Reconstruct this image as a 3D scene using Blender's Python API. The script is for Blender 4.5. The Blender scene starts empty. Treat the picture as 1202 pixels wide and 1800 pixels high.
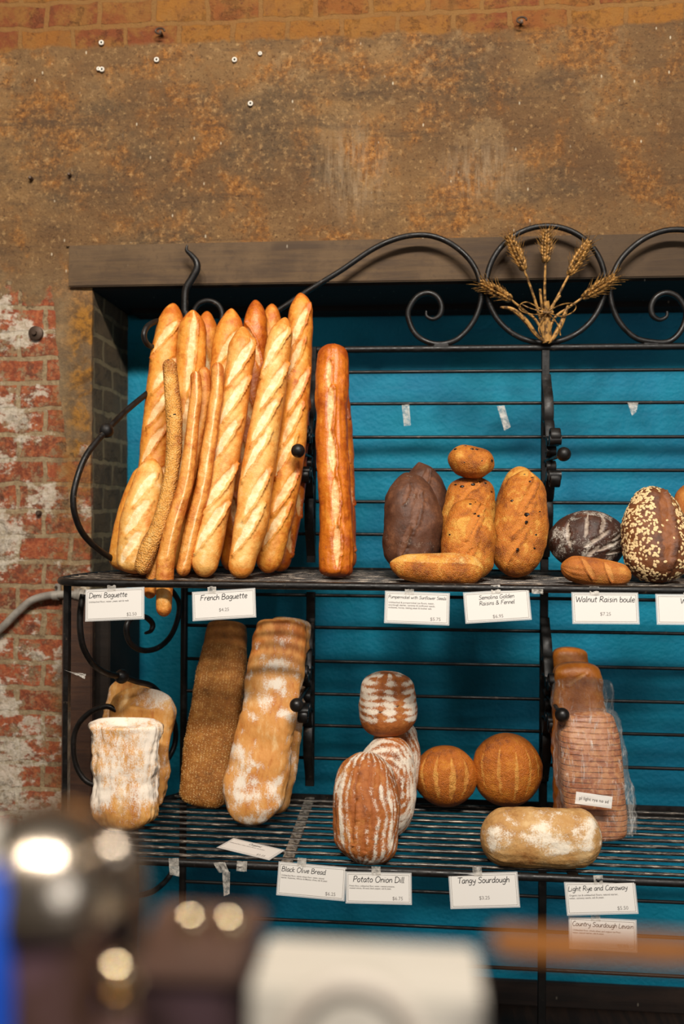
import bpy, bmesh, math, random
from mathutils import Vector, Matrix, noise
random.seed(7)
S = bpy.context.scene
COL = S.collection
PI = math.pi

# ------------------------------------------------------------------ camera
F = 1500.0                       # focal length in pixels of the 1202x1800 frame
YAW = math.atan(125/F); ROLL = 0.006
CAM = Vector((0, 0, 1.55))
RM = Matrix.Rotation(YAW, 3, 'Z') @ Matrix.Rotation(PI/2, 3, 'X') @ Matrix.Rotation(ROLL, 3, 'Z')
cd = bpy.data.cameras.new('camera'); cam = bpy.data.objects.new('camera', cd); COL.objects.link(cam)
cam.matrix_world = Matrix.Translation(CAM) @ RM.to_4x4()
cd.sensor_fit = 'VERTICAL'; cd.sensor_height = 36; cd.lens = 36*F/1800
cd.clip_start = 0.02
cd.dof.use_dof = True; cd.dof.focus_distance = 2.0; cd.dof.aperture_fstop = 1.75; cd.dof.aperture_blades = 8
S.camera = cam

def at(px, py, Y):
    """point of the vertical plane y=Y that the photograph shows at (px, py)"""
    d = RM @ Vector(((px-601)/F, (900-py)/F, -1))
    return CAM + d*(Y/d.y)
def atz(px, py, z):
    d = RM @ Vector(((px-601)/F, (900-py)/F, -1))
    return CAM + d*((z-CAM.z)/d.z)
def X_(px, Y, py=900): return at(px, py, Y).x
def Z_(py, Y, px=600): return at(px, py, Y).z

# ------------------------------------------------------------------ light
w = bpy.data.worlds.new('world'); S.world = w; w.use_nodes = True
w.node_tree.nodes['Background'].inputs[0].default_value = (1.0, .90, .78, 1)
w.node_tree.nodes['Background'].inputs[1].default_value = 0.17
def area(name, loc, target, size, power, col, size_y=None):
    l = bpy.data.lights.new(name, 'AREA'); l.shape = 'RECTANGLE' if size_y else 'DISK'; l.size = size
    if size_y: l.size_y = size_y
    l.energy = power; l.color = col
    o = bpy.data.objects.new(name, l); COL.objects.link(o); o.location = loc
    o.rotation_euler = (Vector(target)-Vector(loc)).to_track_quat('-Z', 'Y').to_euler(); return o
area('shop_track_light', (0.5, -1.3, 4.45), (0.0, 2.3, 1.3), 1.7, 330, (1, .93, .84), .26)
area('dome_glint_light', (-1.0, -1.3, 4.35), (0.0, 2.3, 1.3), 0.42, 95, (1, .90, .78))  # unseen disk lamp added for the round highlight on the steel dome
area('side_fill_light', (2.4, -2.2, 1.9), (0.0, 2.3, 1.2), 2.0, 38, (.93, .96, 1.0))  # weak fill light added low at the right, no window modelled
S.view_settings.view_transform = 'Standard'; S.view_settings.look = 'None'
S.view_settings.exposure = -0.42; S.view_settings.gamma = 1; S.view_settings.use_curve_mapping = False

# planes of the place (metres from the camera's spot)
FRONT, BACK, WALL, TEAL = 1.90, 2.36, 2.42, 2.74

# ------------------------------------------------------------------ node helpers
def lin(h):
    h = h.lstrip('#'); c = [int(h[i:i+2], 16)/255 for i in (0, 2, 4)]
    return tuple(v/12.92 if v <= .04045 else ((v+.055)/1.055)**2.4 for v in c)+(1,)
class NT:
    def __init__(s, name, rough=.6, metal=0):
        s.m = bpy.data.materials.new(name); s.m.use_nodes = True; s.t = s.m.node_tree
        s.b = s.t.nodes['Principled BSDF']; s.out = s.t.nodes['Material Output']
        s.b.inputs['Roughness'].default_value = rough; s.b.inputs['Metallic'].default_value = metal
        s.pos = s.n('ShaderNodeTexCoord').outputs['Object']
    def n(s, t, **k):
        x = s.t.nodes.new(t)
        for a, v in k.items(): setattr(x, a, v)
        return x
    def lk(s, a, b):
        if isinstance(a, bpy.types.NodeSocket): s.t.links.new(a, b)
        else: b.default_value = a
    def mapv(s, scale, vec=None, loc=(0, 0, 0)):
        m = s.n('ShaderNodeMapping'); s.lk(vec or s.pos, m.inputs[0]); m.inputs['Scale'].default_value = scale
        m.inputs['Location'].default_value = loc; return m.outputs[0]
    def noise(s, scale, detail=4, rough=.55, vec=None, dist=0):
        x = s.n('ShaderNodeTexNoise'); s.lk(vec or s.pos, x.inputs['Vector']); x.inputs['Scale'].default_value = scale
        x.inputs['Detail'].default_value = detail; x.inputs['Roughness'].default_value = rough; x.inputs['Distortion'].default_value = dist
        return x.outputs['Fac']
    def vor(s, scale, vec=None, feature='F1', rnd=1):
        x = s.n('ShaderNodeTexVoronoi', feature=feature); s.lk(vec or s.pos, x.inputs['Vector']); x.inputs['Scale'].default_value = scale
        x.inputs['Randomness'].default_value = rnd
        return x.outputs['Distance']
    def math(s, op, a, b=0, clamp=False):
        x = s.n('ShaderNodeMath', operation=op); x.use_clamp = clamp; s.lk(a, x.inputs[0]); s.lk(b, x.inputs[1]); return x.outputs[0]
    def ramp(s, v, a, b, lo=0, hi=1):
        x = s.n('ShaderNodeMapRange'); x.interpolation_type = 'SMOOTHSTEP'; s.lk(v, x.inputs[0])
        s.lk(a, x.inputs[1]); s.lk(b, x.inputs[2]); s.lk(lo, x.inputs[3]); s.lk(hi, x.inputs[4]); return x.outputs[0]
    def mix(s, f, a, b, t='MIX'):
        x = s.n('ShaderNodeMix', data_type='RGBA', blend_type=t); s.lk(f, x.inputs[0])
        s.lk(lin(a) if isinstance(a, str) else a, x.inputs[6]); s.lk(lin(b) if isinstance(b, str) else b, x.inputs[7]); return x.outputs[2]
    def attr(s, nm): return s.n('ShaderNodeAttribute', attribute_name=nm).outputs['Fac']
    def bump(s, h, strength=.5, dist=.002):
        x = s.n('ShaderNodeBump'); s.lk(h, x.inputs['Height']); x.inputs['Strength'].default_value = strength; x.inputs['Distance'].default_value = dist
        prev = s.b.inputs['Normal'].links
        if prev: s.t.links.new(prev[0].from_socket, x.inputs['Normal'])
        s.t.links.new(x.outputs[0], s.b.inputs['Normal'])
    def col(s, c): s.lk(lin(c) if isinstance(c, str) else c, s.b.inputs['Base Color']); return s.m
def plain(name, c, rough=.6, metal=0):
    n = NT(name, rough, metal); n.col(n.mix(n.ramp(n.noise(60), .3, .7), c, c)); return n.m

def iron():
    n = NT('black painted iron', .42, .0)
    f = n.ramp(n.noise(55, 6, .7), .60, .72)
    c = n.mix(f, '#0f0c0a', '#4f4236'); c = n.mix(n.ramp(n.noise(9), .45, .7, 0, .5), c, '#1a1410')
    n.b.inputs['Specular IOR Level'].default_value = .38
    n.lk(n.ramp(n.noise(40), .3, .7, .32, .6), n.b.inputs['Roughness'])
    n.bump(n.noise(160, 4), .35, .0008); return n.col(c)
IRON = iron()
def worn():
    n = NT('scuffed shelf iron', .35, .25)
    v = n.mapv((6, 60, 60)); f = n.ramp(n.noise(5, 6, .7, v), .50, .66)
    c = n.mix(f, '#2b2622', '#9a8d7e'); n.bump(n.noise(160, 4), .3, .0008); return n.col(c)
WORN = worn()
def strap_mat():
    n = NT('bare grey strap', .5, .3); n.bump(n.noise(160), .5, .001); return n.col(n.mix(n.ramp(n.noise(110, 5, .7), .38, .6), '#3a342e', '#8f877c'))
STRAP = strap_mat()
def gold():
    n = NT('aged gold paint', .5, .35)
    c = n.mix(n.ramp(n.noise(90, 5), .42, .62), '#ad8042', '#523818'); n.bump(n.noise(300), .4, .0006); return n.col(c)
GOLD = gold()

def wall_mat():
    n = NT('old plaster over brick', .88)
    sep = n.n('ShaderNodeSeparateXYZ'); n.lk(n.pos, sep.inputs[0]); x, y, z = sep.outputs
    wob = n.noise(9, 5, .6); wob2 = n.noise(30, 5, .65)
    big = n.noise(2.6, 7, .62); mid = n.noise(7, 7, .68, dist=.6); fine = n.noise(55, 6, .7); grit = n.noise(190, 4, .7)
    # --- brick coordinates, slightly wavy; on the reveal use y instead of x
    xy = n.math('ADD', x, y)
    cx = n.n('ShaderNodeCombineXYZ')
    n.lk(n.math('ADD', xy, n.math('MULTIPLY', n.math('SUBTRACT', n.noise(14, 3), .5), .03)), cx.inputs[0])
    off = -Z_(1031, WALL, 60) + .0743*40
    zz = n.math('ADD', z, off); n.lk(n.math('ADD', zz, n.math('MULTIPLY', n.math('SUBTRACT', n.noise(11, 3), .5), .03)), cx.inputs[1])
    br = n.n('ShaderNodeTexBrick'); br.offset = .5; n.lk(cx.outputs[0], br.inputs['Vector'])
    br.inputs['Scale'].default_value = 1; br.inputs['Brick Width'].default_value = .158; br.inputs['Row Height'].default_value = .0743
    br.inputs['Mortar Size'].default_value = .0085; br.inputs['Mortar Smooth'].default_value = .4
    br.inputs['Color1'].default_value = (0, 0, 0, 1); br.inputs['Color2'].default_value = (1, 1, 1, 1); br.inputs['Mortar'].default_value = (.5, .5, .5, 1)
    mort0 = n.ramp(br.outputs['Fac'], .25, .8)
    mort = n.math('MAXIMUM', mort0, n.ramp(n.noise(11, 7, .7), .54, .64, 0, .9))
    tone = n.n('ShaderNodeSeparateColor'); n.lk(br.outputs['Color'], tone.inputs[0]); tone = tone.outputs[0]
    red = n.mix(tone, '#9c4a2a', '#74371f'); red = n.mix(n.ramp(fine, .42, .62, 0, .75), red, '#b96a3f'); red = n.mix(n.ramp(wob2, .5, .7, 0, .8), red, '#5c3626')
    mcol = n.mix(n.ramp(fine, .35, .65), '#8a7354', '#a99370')
    brick = n.mix(mort, red, mcol)
    worn = n.noise(24, 9, .78); brick = n.mix(n.ramp(worn, .51, .575, 0, .85), brick, '#947c5b'); brick = n.mix(n.ramp(n.noise(16, 8, .7, n.mapv((1, 1, 1), loc=(5, 5, 5))), .56, .66, 0, .7), brick, '#4f3020')
    pale = n.ramp(n.math('ADD', n.noise(6.5, 8, .72, n.mapv((1, 1, 1.5))), n.math('MULTIPLY', n.ramp(x, X_(95, WALL), X_(0, WALL)), .07)), .545, .60)
    brick = n.mix(n.math('MULTIPLY', pale, .85), brick, n.mix(n.ramp(fine, .35, .6), '#b6a68c', '#d8cdbb'))
    # ochre staining near the edge of the opening
    och = n.math('MULTIPLY', n.ramp(x, X_(75, WALL), X_(125, WALL)), n.ramp(n.noise(13, 6, .7), .40, .58))
    brick = n.mix(n.math('MULTIPLY', och, .75), brick, n.mix(n.ramp(wob2,.4,.6), '#54381c', '#96662a'))
    sp1_ = n.noise(60, 10, .82)
    # top courses: ochre washed bricks
    topb = n.mix(n.ramp(tone, .2, .8), '#94601f', '#7c3f1a'); topb = n.mix(n.ramp(mid, .45, .6), topb, '#875824'); topb = n.mix(n.ramp(fine, .6, .7), topb, '#6e3d22')
    topb = n.mix(n.ramp(n.noise(9, 10, .75), .47, .6, 0, .85), topb, '#8f6128'); topb = n.mix(n.ramp(sp1_, .53, .62, 0, .7), topb, '#5a3013'); topb = n.mix(n.math('MULTIPLY', mort0, .6), topb, '#8a6636')
    istop = n.ramp(z, Z_(300, WALL), Z_(290, WALL)); brick = n.mix(istop, brick, topb)
    # --- plaster
    o1 = n.noise(4.2, 12, .74, n.mapv((1, 1, 1), loc=(1, 4, 2))); o2 = n.noise(2.4, 12, .68, n.mapv((1, 1, 1.6), loc=(7, 4, 2))); sp1 = n.noise(60, 10, .82)
    pl = n.mix(n.ramp(big, .35, .65), '#8a683f', '#684a2b')
    pl = n.mix(n.ramp(o1, .46, .62, 0, .9), pl, n.mix(n.ramp(sp1, .44, .56), '#6f4215', '#b0712a'))
    pl = n.mix(n.ramp(o2, .50, .64, 0, .8), pl, n.mix(n.ramp(sp1, .42, .6), '#4f3f2c', '#73593a'))
    pl = n.mix(n.ramp(n.noise(3, 8, .7, n.mapv((1, 1, 11), loc=(3, 1, 7))), .52, .66, 0, .5), pl, '#4b3826')
    pl = n.mix(n.ramp(n.noise(6, 10, .75, n.mapv((1, 1, 1), loc=(9, 9, 2))), .56, .64, 0, .5), pl, '#9c7d55')
    pl = n.mix(n.ramp(sp1, .55, .62, 0, .7), pl, '#b8925f'); pl = n.mix(n.ramp(n.noise(110, 6, .8, n.mapv((1, 1, 1), loc=(4, 4, 4))), .55, .62, 0, .8), pl, '#3f250e')
    pl = n.mix(n.ramp(x, X_(620, WALL), X_(1250, WALL), 0, .35), pl, '#4d341c')
    def patch(px, py, rx, rz):
        dx = n.math('DIVIDE', n.math('SUBTRACT', x, X_(px, WALL)), rx); dz = n.math('DIVIDE', n.math('SUBTRACT', z, Z_(py, WALL, px)), rz)
        d = n.math('SQRT', n.math('ADD', n.math('MULTIPLY', dx, dx), n.math('MULTIPLY', dz, dz))); return n.ramp(d, 1.0, .1)
    streak = n.noise(1, 7, .75, n.mapv((75, 60, 9)))
    pw = n.math('MAXIMUM', patch(615, 300, .16, .2), n.math('MULTIPLY', patch(845, 300, .18, .13), .9))
    pl = n.mix(n.math('MULTIPLY', n.math('MULTIPLY', pw, n.ramp(streak, .38, .68)), .75), pl, '#a58c6c')
    # paint flecks
    sp = n.math('MULTIPLY', n.ramp(n.vor(32, n.mapv((1, 1, .45))), .085, .045), n.ramp(n.noise(4, 2), .46, .60)); pl = n.mix(n.math('MULTIPLY', sp, .8), pl, '#d8c9ac')
    # the plaster of the left jamb is paler and greyer
    lf = n.math('MULTIPLY', n.ramp(x, X_(260, WALL), X_(120, WALL)), n.ramp(z, Z_(420, WALL, 100), Z_(560, WALL, 100)))
    pl = n.mix(n.math('MULTIPLY', lf, .6), pl, n.mix(n.ramp(mid, .4, .6), '#6b5a43', '#97815f'))
    och2 = n.math('MULTIPLY', n.ramp(x, X_(100, WALL), X_(140, WALL)), n.math('MULTIPLY', n.ramp(z, Z_(500, WALL, 100), Z_(560, WALL, 100)), n.ramp(mid, .40, .55)))
    pl = n.mix(och2, pl, n.mix(n.ramp(wob2,.4,.6), '#5f411d', '#a06c22'))
    # inside the opening: dark, dirty brick
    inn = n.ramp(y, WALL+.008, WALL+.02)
    # --- where plaster ends
    zb = n.ramp(x, X_(85, WALL), X_(122, WALL), Z_(520, WALL, 50), Z_(800, WALL, 50))
    k = n.math('ADD', n.math('SUBTRACT', zb, z), n.math('MULTIPLY', n.math('SUBTRACT', n.noise(10, 6, .65), .5), .26))
    low = n.ramp(k, -.008, .008)
    hi = n.ramp(n.math('ADD', z, n.math('MULTIPLY', n.math('SUBTRACT', n.noise(9, 8, .7), .5), .07)), Z_(68, WALL), Z_(60, WALL))
    isb = n.math('MAXIMUM', low, hi)
    c = n.mix(isb, pl, brick)
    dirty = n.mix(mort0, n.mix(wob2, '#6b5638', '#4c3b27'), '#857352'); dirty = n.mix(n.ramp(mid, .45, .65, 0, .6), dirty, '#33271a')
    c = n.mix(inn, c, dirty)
    n.bump(n.math('MULTIPLY', n.math('SUBTRACT', 1, mort), n.math('MAXIMUM', isb, inn)), .8, .007)
    n.bump(n.math('SUBTRACT', 1, isb), .8, .006)
    n.bump(n.math('ADD', mid, n.math('MULTIPLY', fine, .6)), .75, .006)
    n.bump(n.math('ADD', n.noise(200, 6, .75), fine), .8, .004)
    return n.col(c)

def teal_mat():
    n = NT('teal painted masonry', .6); n.b.inputs['Specular IOR Level'].default_value = .3
    f = n.ramp(n.noise(3, 4), .35, .65)
    c = n.mix(f, '#00839f', '#007292'); c = n.mix(n.ramp(n.noise(40, 5, .7), .66, .72, 0, .3), c, '#2a90a8')
    c = n.mix(n.ramp(n.noise(2.5, 4, .6, n.mapv((1, 1, 10))), .52, .7, 0, .25), c, '#005878')
    n.bump(n.noise(70, 5, .6, n.mapv((.9, 1, 1.1))), .9, .005); n.bump(n.noise(260), .4, .0015); return n.col(c)
def wood_mat(name, a, b, c3, rough=.6, sc=(3, 30, 45), right=None):
    n = NT(name, rough); v = n.mapv(sc)
    g = n.noise(1.6, 8, .65, v, .4); c = n.mix(n.ramp(g, .35, .65), a, b); c = n.mix(n.ramp(n.noise(5, 5), .45, .65, 0, .6), c, c3)
    c = n.mix(n.ramp(n.noise(70, 6, .75), .52, .66, 0, .5), c, b)
    if right:
        sp_ = n.n('ShaderNodeSeparateXYZ'); n.lk(n.pos, sp_.inputs[0]); c = n.mix(n.ramp(sp_.outputs[0], -.3, .6, 0, .6), c, right)
    c = n.mix(n.ramp(n.vor(26, n.mapv((1, 1, .4))), .07, .035, 0, .45), c, '#b8ab97')
    n.bump(g, .5, .002); n.bump(n.noise(260), .3, .001); return n.col(c)

# ------------------------------------------------------------------ object helpers
def tag(o, label=None, cat=None, group=None, kind=None):
    if label: o['label'] = label
    if cat: o['category'] = cat
    if group: o['group'] = group
    if kind: o['kind'] = kind
    return o
def mk(name, verts, faces, mat, parent=None, smooth=True, attrs=None):
    me = bpy.data.meshes.new(name); me.from_pydata([tuple(v) for v in verts], [], faces); me.update()
    if mat: me.materials.append(mat)
    if smooth: me.polygons.foreach_set('use_smooth', [True]*len(me.polygons))
    for k, vals in (attrs or {}).items():
        a = me.attributes.new(k, 'FLOAT', 'POINT'); a.data.foreach_set('value', vals)
    o = bpy.data.objects.new(name, me); COL.objects.link(o)
    if parent:
        o.parent = parent; o.matrix_parent_inverse = parent.matrix_basis.inverted()
    return o
def empty(name, loc=(0, 0, 0)):
    o = bpy.data.objects.new(name, None); o.empty_display_size = .05; COL.objects.link(o); o.location = loc
    return o
class MB:
    def __init__(s): s.v = []; s.f = []
    def add(s, v, f):
        b = len(s.v); s.v += [Vector(p) for p in v]; s.f += [[i+b for i in q] for q in f]
    def box(s, x0, x1, y0, y1, z0, z1, bev=0, M=None):
        bm = bmesh.new(); bmesh.ops.create_cube(bm, size=1)
        for v in bm.verts: v.co = Vector(((x0+x1)/2+v.co.x*(x1-x0), (y0+y1)/2+v.co.y*(y1-y0), (z0+z1)/2+v.co.z*(z1-z0)))
        if bev: bmesh.ops.bevel(bm, geom=bm.edges[:], offset=bev, segments=2, affect='EDGES')
        bm.verts.index_update(); s.add([(M @ v.co) if M else v.co.copy() for v in bm.verts], [[v.index for v in f.verts] for f in bm.faces]); bm.free()
    def tube(s, pts, r, seg=12, flat=None, ref=None, caps=True):
        """tube along pts; r number or list; flat=(a,b) makes a flat strap: half sizes along ref / across"""
        n = len(pts); pts = [Vector(p) for p in pts]; base = len(s.v); N = None
        for i in range(n):
            T = (pts[min(i+1, n-1)]-pts[max(i-1, 0)]).normalized()
            if ref is not None: N = (Vector(ref)-T*T.dot(Vector(ref))).normalized()
            elif N is None:
                a = Vector((0, 0, 1)) if abs(T.z) < .9 else Vector((1, 0, 0)); N = (a-T*T.dot(a)).normalized()
            else: N = (N-T*T.dot(N)).normalized()
            B = T.cross(N); ri = r[i] if isinstance(r, (list, tuple)) else r
            if flat:
                a, b = flat
                for (u, q) in ((a, b*.6), (a*.85, b), (-a*.85, b), (-a, b*.6), (-a, -b*.6), (-a*.85, -b), (a*.85, -b), (a, -b*.6)): s.v.append(pts[i]+N*u+B*q)
            else:
                for k in range(seg):
                    t = 2*PI*k/seg; s.v.append(pts[i]+(N*math.cos(t)+B*math.sin(t))*ri)
        m = 8 if flat else seg
        for i in range(n-1):
            for k in range(m): s.f.append([base+i*m+k, base+i*m+(k+1) % m, base+(i+1)*m+(k+1) % m, base+(i+1)*m+k])
        if caps:
            s.f.append([base+k for k in range(m)][::-1]); s.f.append([base+(n-1)*m+k for k in range(m)])
    def ball(s, c, r, seg=20, sc=(1, 1, 1), rot=None):
        bm = bmesh.new(); bmesh.ops.create_uvsphere(bm, u_segments=seg, v_segments=max(6, seg//2), radius=r); bm.verts.index_update()
        vs = []
        for v in bm.verts:
            p = Vector((v.co.x*sc[0], v.co.y*sc[1], v.co.z*sc[2]))
            if rot: p = rot @ p
            vs.append(p+Vector(c))
        s.add(vs, [[v.index for v in f.verts] for f in bm.faces]); bm.free()
    def build(s, name, mat, parent=None, smooth=True):
        o = mk(name, s.v, s.f, mat, parent, smooth)
        if smooth:
            import bpy as _b
            me = o.data
            try: me.set_sharp_from_angle(angle=math.radians(42))
            except Exception: pass
        return o
def cr(pts, n=8, closed=False):
    """catmull-rom through pts (tuples of any length)"""
    P = [tuple(p) for p in pts]; out = []
    m = len(P); rng = m if closed else m-1
    for i in range(rng):
        g = (lambda j: P[j % m]) if closed else (lambda j: P[max(0, min(m-1, j))])
        a, b, c, d = g(i-1), g(i), g(i+1), g(i+2)
        for k in range(n):
            t = k/n
            out.append(tuple(.5*((2*b[q])+(-a[q]+c[q])*t+(2*a[q]-5*b[q]+4*c[q]-d[q])*t*t+(-a[q]+3*b[q]-3*c[q]+d[q])*t**3) for q in range(len(b))))
    if not closed: out.append(P[-1])
    return out

# ================================================================== SETTING
xn = X_(159, WALL)                                # left edge of the opening
zl0, zl1 = Z_(499, WALL, 600), Z_(425, WALL, 600)  # lintel bottom / top
XR = 1.75
WM = wall_mat()
def grid_box(mb, x0, x1, y0, y1, z0, z1, c=.02, faces='fr', amp=.004):
    """front (f), right reveal (r), bottom (b) faces as relief grids"""
    def put(A, U, V):
        nu = max(1, int(U.length/c)); nv = max(1, int(V.length/c)); vs = []
        for j in range(nv+1):
            for i in range(nu+1):
                p = A+U*(i/nu)+V*(j/nv)
                q = noise.noise_vector(p*9)*amp+noise.noise_vector(p*35)*amp*.5
                vs.append(p+q)
        mb.add(vs, [[j*(nu+1)+i, j*(nu+1)+i+1, (j+1)*(nu+1)+i+1, (j+1)*(nu+1)+i] for j in range(nv) for i in range(nu)])
    if 'f' in faces: put(Vector((x0, y0, z0)), Vector((x1-x0, 0, 0)), Vector((0, 0, z1-z0)))
    if 'r' in faces: put(Vector((x1, y0, z0)), Vector((0, y1-y0, 0)), Vector((0, 0, z1-z0)))
    if 'b' in faces: put(Vector((x0, y1, z0)), Vector((x1-x0, 0, 0)), Vector((0, y0-y1, 0)))
m = MB()
grid_box(m, -2.2, xn, WALL, TEAL+.02, 0, zl0, .02, 'fr')
grid_box(m, -2.2, XR, WALL, TEAL+.02, zl0, 3.3, .02, 'f')
m.box(-2.2, xn-.012, WALL+.012, TEAL+.15, 0, 3.3); m.box(xn-.013, XR, WALL+.012, TEAL+.15, zl0+.02, 3.3)
m.box(XR, 2.4, WALL, TEAL+.15, 0, 3.3)
tag(m.build('wall_back', WM), kind='structure')
m = MB(); m.box(xn-.01, XR+.01, TEAL, TEAL+.12, 0, zl0+.03)
m.add([], [])
tag(m.build('wall_niche', teal_mat(), smooth=False), kind='structure')
m = MB(); m.box(-2.4, 2.6, -3.2, TEAL+.15, -.1, 0)
fl = NT('dark stained floorboards', .55); fl.col(fl.mix(fl.ramp(fl.noise(2, 6, .6, fl.mapv((20, 2, 1))), .4, .6), '#2a1c14', '#1a120e'))
tag(m.build('floor', fl.m, smooth=False), kind='structure')
m = MB(); m.box(xn, XR, TEAL-.018, TEAL+.01, 0, .075, .004)
tag(m.build('baseboard_niche', wood_mat('dark base wood', '#2a1c14', '#1c130e', '#33241a')), kind='structure')
# timber lintel
m = MB()
lin_x0 = X_(121, WALL)
m.box(lin_x0, XR+.2, WALL-.016, WALL+.12, zl0, zl1, .003)
for i, v in enumerate(m.v):
    v += noise.noise_vector(v*7)*.002
LW = wood_mat('weathered lintel timber', '#594329', '#443220', '#6a5236', .8, right='#33220f')
tag(m.build('trim_lintel', LW), kind='structure')
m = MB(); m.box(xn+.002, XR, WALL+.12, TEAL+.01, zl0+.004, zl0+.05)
m.box(xn+.002, XR, WALL+.0, TEAL+.01, zl0-.006, zl0+.003)  # near-black sheet added so the lintel's underside looks shaded
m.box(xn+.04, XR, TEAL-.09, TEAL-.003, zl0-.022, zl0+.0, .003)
tag(m.build('trim_soffit', wood_mat('shade-dark soffit timber', '#140d09', '#0e0906', '#1c130d', .95)), kind='structure')
# brown board on the jamb, lower part
m = MB(); m.box(X_(111, WALL-.02), X_(164, WALL-.02), WALL-.025, WALL-.003, 0, Z_(1052, WALL, 130), .003)
jb = m.build('trim_jamb_board', wood_mat('dark brown painted board', '#4a3020', '#38241a', '#5a3b26', .6)); tag(jb, kind='structure')
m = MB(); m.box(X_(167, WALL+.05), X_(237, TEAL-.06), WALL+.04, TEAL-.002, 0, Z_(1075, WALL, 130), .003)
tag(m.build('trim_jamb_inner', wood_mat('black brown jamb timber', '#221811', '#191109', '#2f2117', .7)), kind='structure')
# thin proud line on top of lintel (plaster lip)
m = MB()
m.tube([(lin_x0-.01+i*.04, WALL-.002, zl1+.004+.002*math.sin(i*1.7)) for i in range(60)], .006, 6)
tag(m.build('trim_plaster_lip', WM), kind='structure')

# ---- small things on the wall
def wall_at(px, py, dy=0): return at(px, py, WALL-dy)
PW = plain('white plastic', '#d9d2c4', .5); DARK = plain('hole dark', '#120b06', .9); RUST = plain('rusty steel', '#4b3a2e', .55, .5)
def ring(mb, c, R, r, n=20, axis='y'):
    pts = [c+Vector((math.cos(t)*R, 0, math.sin(t)*R)) for t in [2*PI*i/n for i in range(n+1)]]; mb.tube(pts, r, 8, ref=(0, 1, 0), caps=False)
plugs = [(178, 75, 'above a red stain near the top left'), (179, 122, 'right one of the touching pair at upper left'), (173, 121, 'left, smaller one of the touching pair at upper left'),
         (275, 105, 'under the rusty left hook'), (412, 105, 'alone on the plaster, level with the top edge crumbs'), (457, 94, 'smallest one, speckled plaster around it'), (440, 182, 'lowest of all the plugs')]
for px, py, d in plugs:
    c = wall_at(px, py, .004); R = .0052 if px not in (457, 173) else .0036
    e = empty('wall_plug', c)
    a = MB(); ring(a, c, R, .0026); a.build('collar', PW, e)
    a = MB(); a.ball(c, .0034, 10, (1, .5, 1)); a.build('hole', DARK, e)
    tag(e, 'white wall plug, '+d, 'wall plug', 'white plugs in the plaster')
for px, py, d in ((285, 62, 'small rusty hook in the wall under the top left bricks'), (915, 43, 'small rusty ring hook in the wall under the top right bricks')):
    c = wall_at(px, py, .0); e = empty('wall_hook', c)
    a = MB(); a.tube([c+Vector((.0, .01, 0)), c+Vector((0, -.02, 0))], .004, 8); a.build('shank', RUST, e)
    a = MB()
    a.tube([c+Vector((.013*math.cos(t), -.022, .008*math.sin(t))) for t in [i*PI/9-.2 for i in range(16)]], .0028, 8); a.build('eye', RUST, e)
    tag(e, d, 'hook')
c = wall_at(63, 586, .006); e = empty('wall_anchor', c)
a = MB(); a.tube([c+Vector((0, .008, 0)), c+Vector((0, -.004, 0)), c+Vector((0, -.006, 0))], [.021, .021, .018], 24); a.build('washer', RUST, e)
a = MB(); a.tube([c, c+Vector((0, -.014, 0))], .007, 6); a.build('bolt', RUST, e)
tag(e, 'round rusty washer with bolt on the wall left of the opening', 'wall anchor')
for px, py, r, d in ((70, 902, .008, 'rusty bolt stub sticking out of the brickwork at the left'), (124, 309, .005, 'small nail stub with rust stain, right of the rust hole'), (56, 315, .006, 'dark nail stub in a rust stained patch at the far left')):
    c = wall_at(px, py, 0); a = MB(); a.tube([c+Vector((0, .01, 0)), c+Vector((0, -.012, 0)), c+Vector((.001, -.016, 0))], [r, r, r*.6], 8)
    tag(a.build('nail_stub', RUST), d, 'nail')

# conduit
CY = WALL-.02
GAL = NT('galvanised steel', .42, .25); GAL.col(GAL.mix(GAL.ramp(GAL.noise(30), .35, .65), '#a8a196', '#8a837a'))
e = empty('conduit_pipe', at(60, 1060, CY))
a = MB(); a.tube([at(x, y, CY) for x, y in cr([(-160, 1250), (-60, 1150), (0, 1106), (30, 1077), (55, 1056), (85, 1047), (120, 1045), (150, 1046), (185, 1046)], 8)], .0115, 16); a.build('pipe', GAL.m, e)
a = MB(); a.tube([at(132, 1045, CY), at(150, 1046, CY)], .0155, 16); a.tube([at(138, 1045, CY), at(142, 1045, CY)], .018, 16); a.build('coupling', GAL.m, e)
a = MB(); a.tube([at(93, 1047, CY), at(103, 1047, CY)], .0135, 16); a.box(*(lambda c: (c.x-.008, c.x+.008, CY+.006, CY+.018, c.z-.002, c.z+.034))(at(99, 1047, CY)), .002); a.build('clamp', GAL.m, e)
a = MB(); c = at(99, 1032, CY+.002); a.tube([c, c+Vector((0, -.006, 0))], .004, 6); a.build('screw', RUST, e)
tag(e, 'bent grey metal conduit pipe clamped to the brick wall', 'pipe')

# ================================================================== RACK
rack = empty('bakery_rack', (X_(957, BACK), BACK, 0))
tag(rack, 'black wrought iron bakery rack with two slatted shelves, scrolls and gold wheat ears', 'rack')
ZU = at(600, 1030.5, FRONT).z - 0.0         # centre of upper front tube
ZLo = at(800, 1536, FRONT).z
print('shelf z', ZU, ZLo)
xp = {325: X_(325, BACK), 548: X_(548, BACK), 957: X_(957, BACK)}
XE = xp[957]*2-xp[548]+.03                 # right end, beyond the frame
def part(mb, name, mat=IRON, par=rack, **k): return mb.build(name, mat, par, **k)
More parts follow.
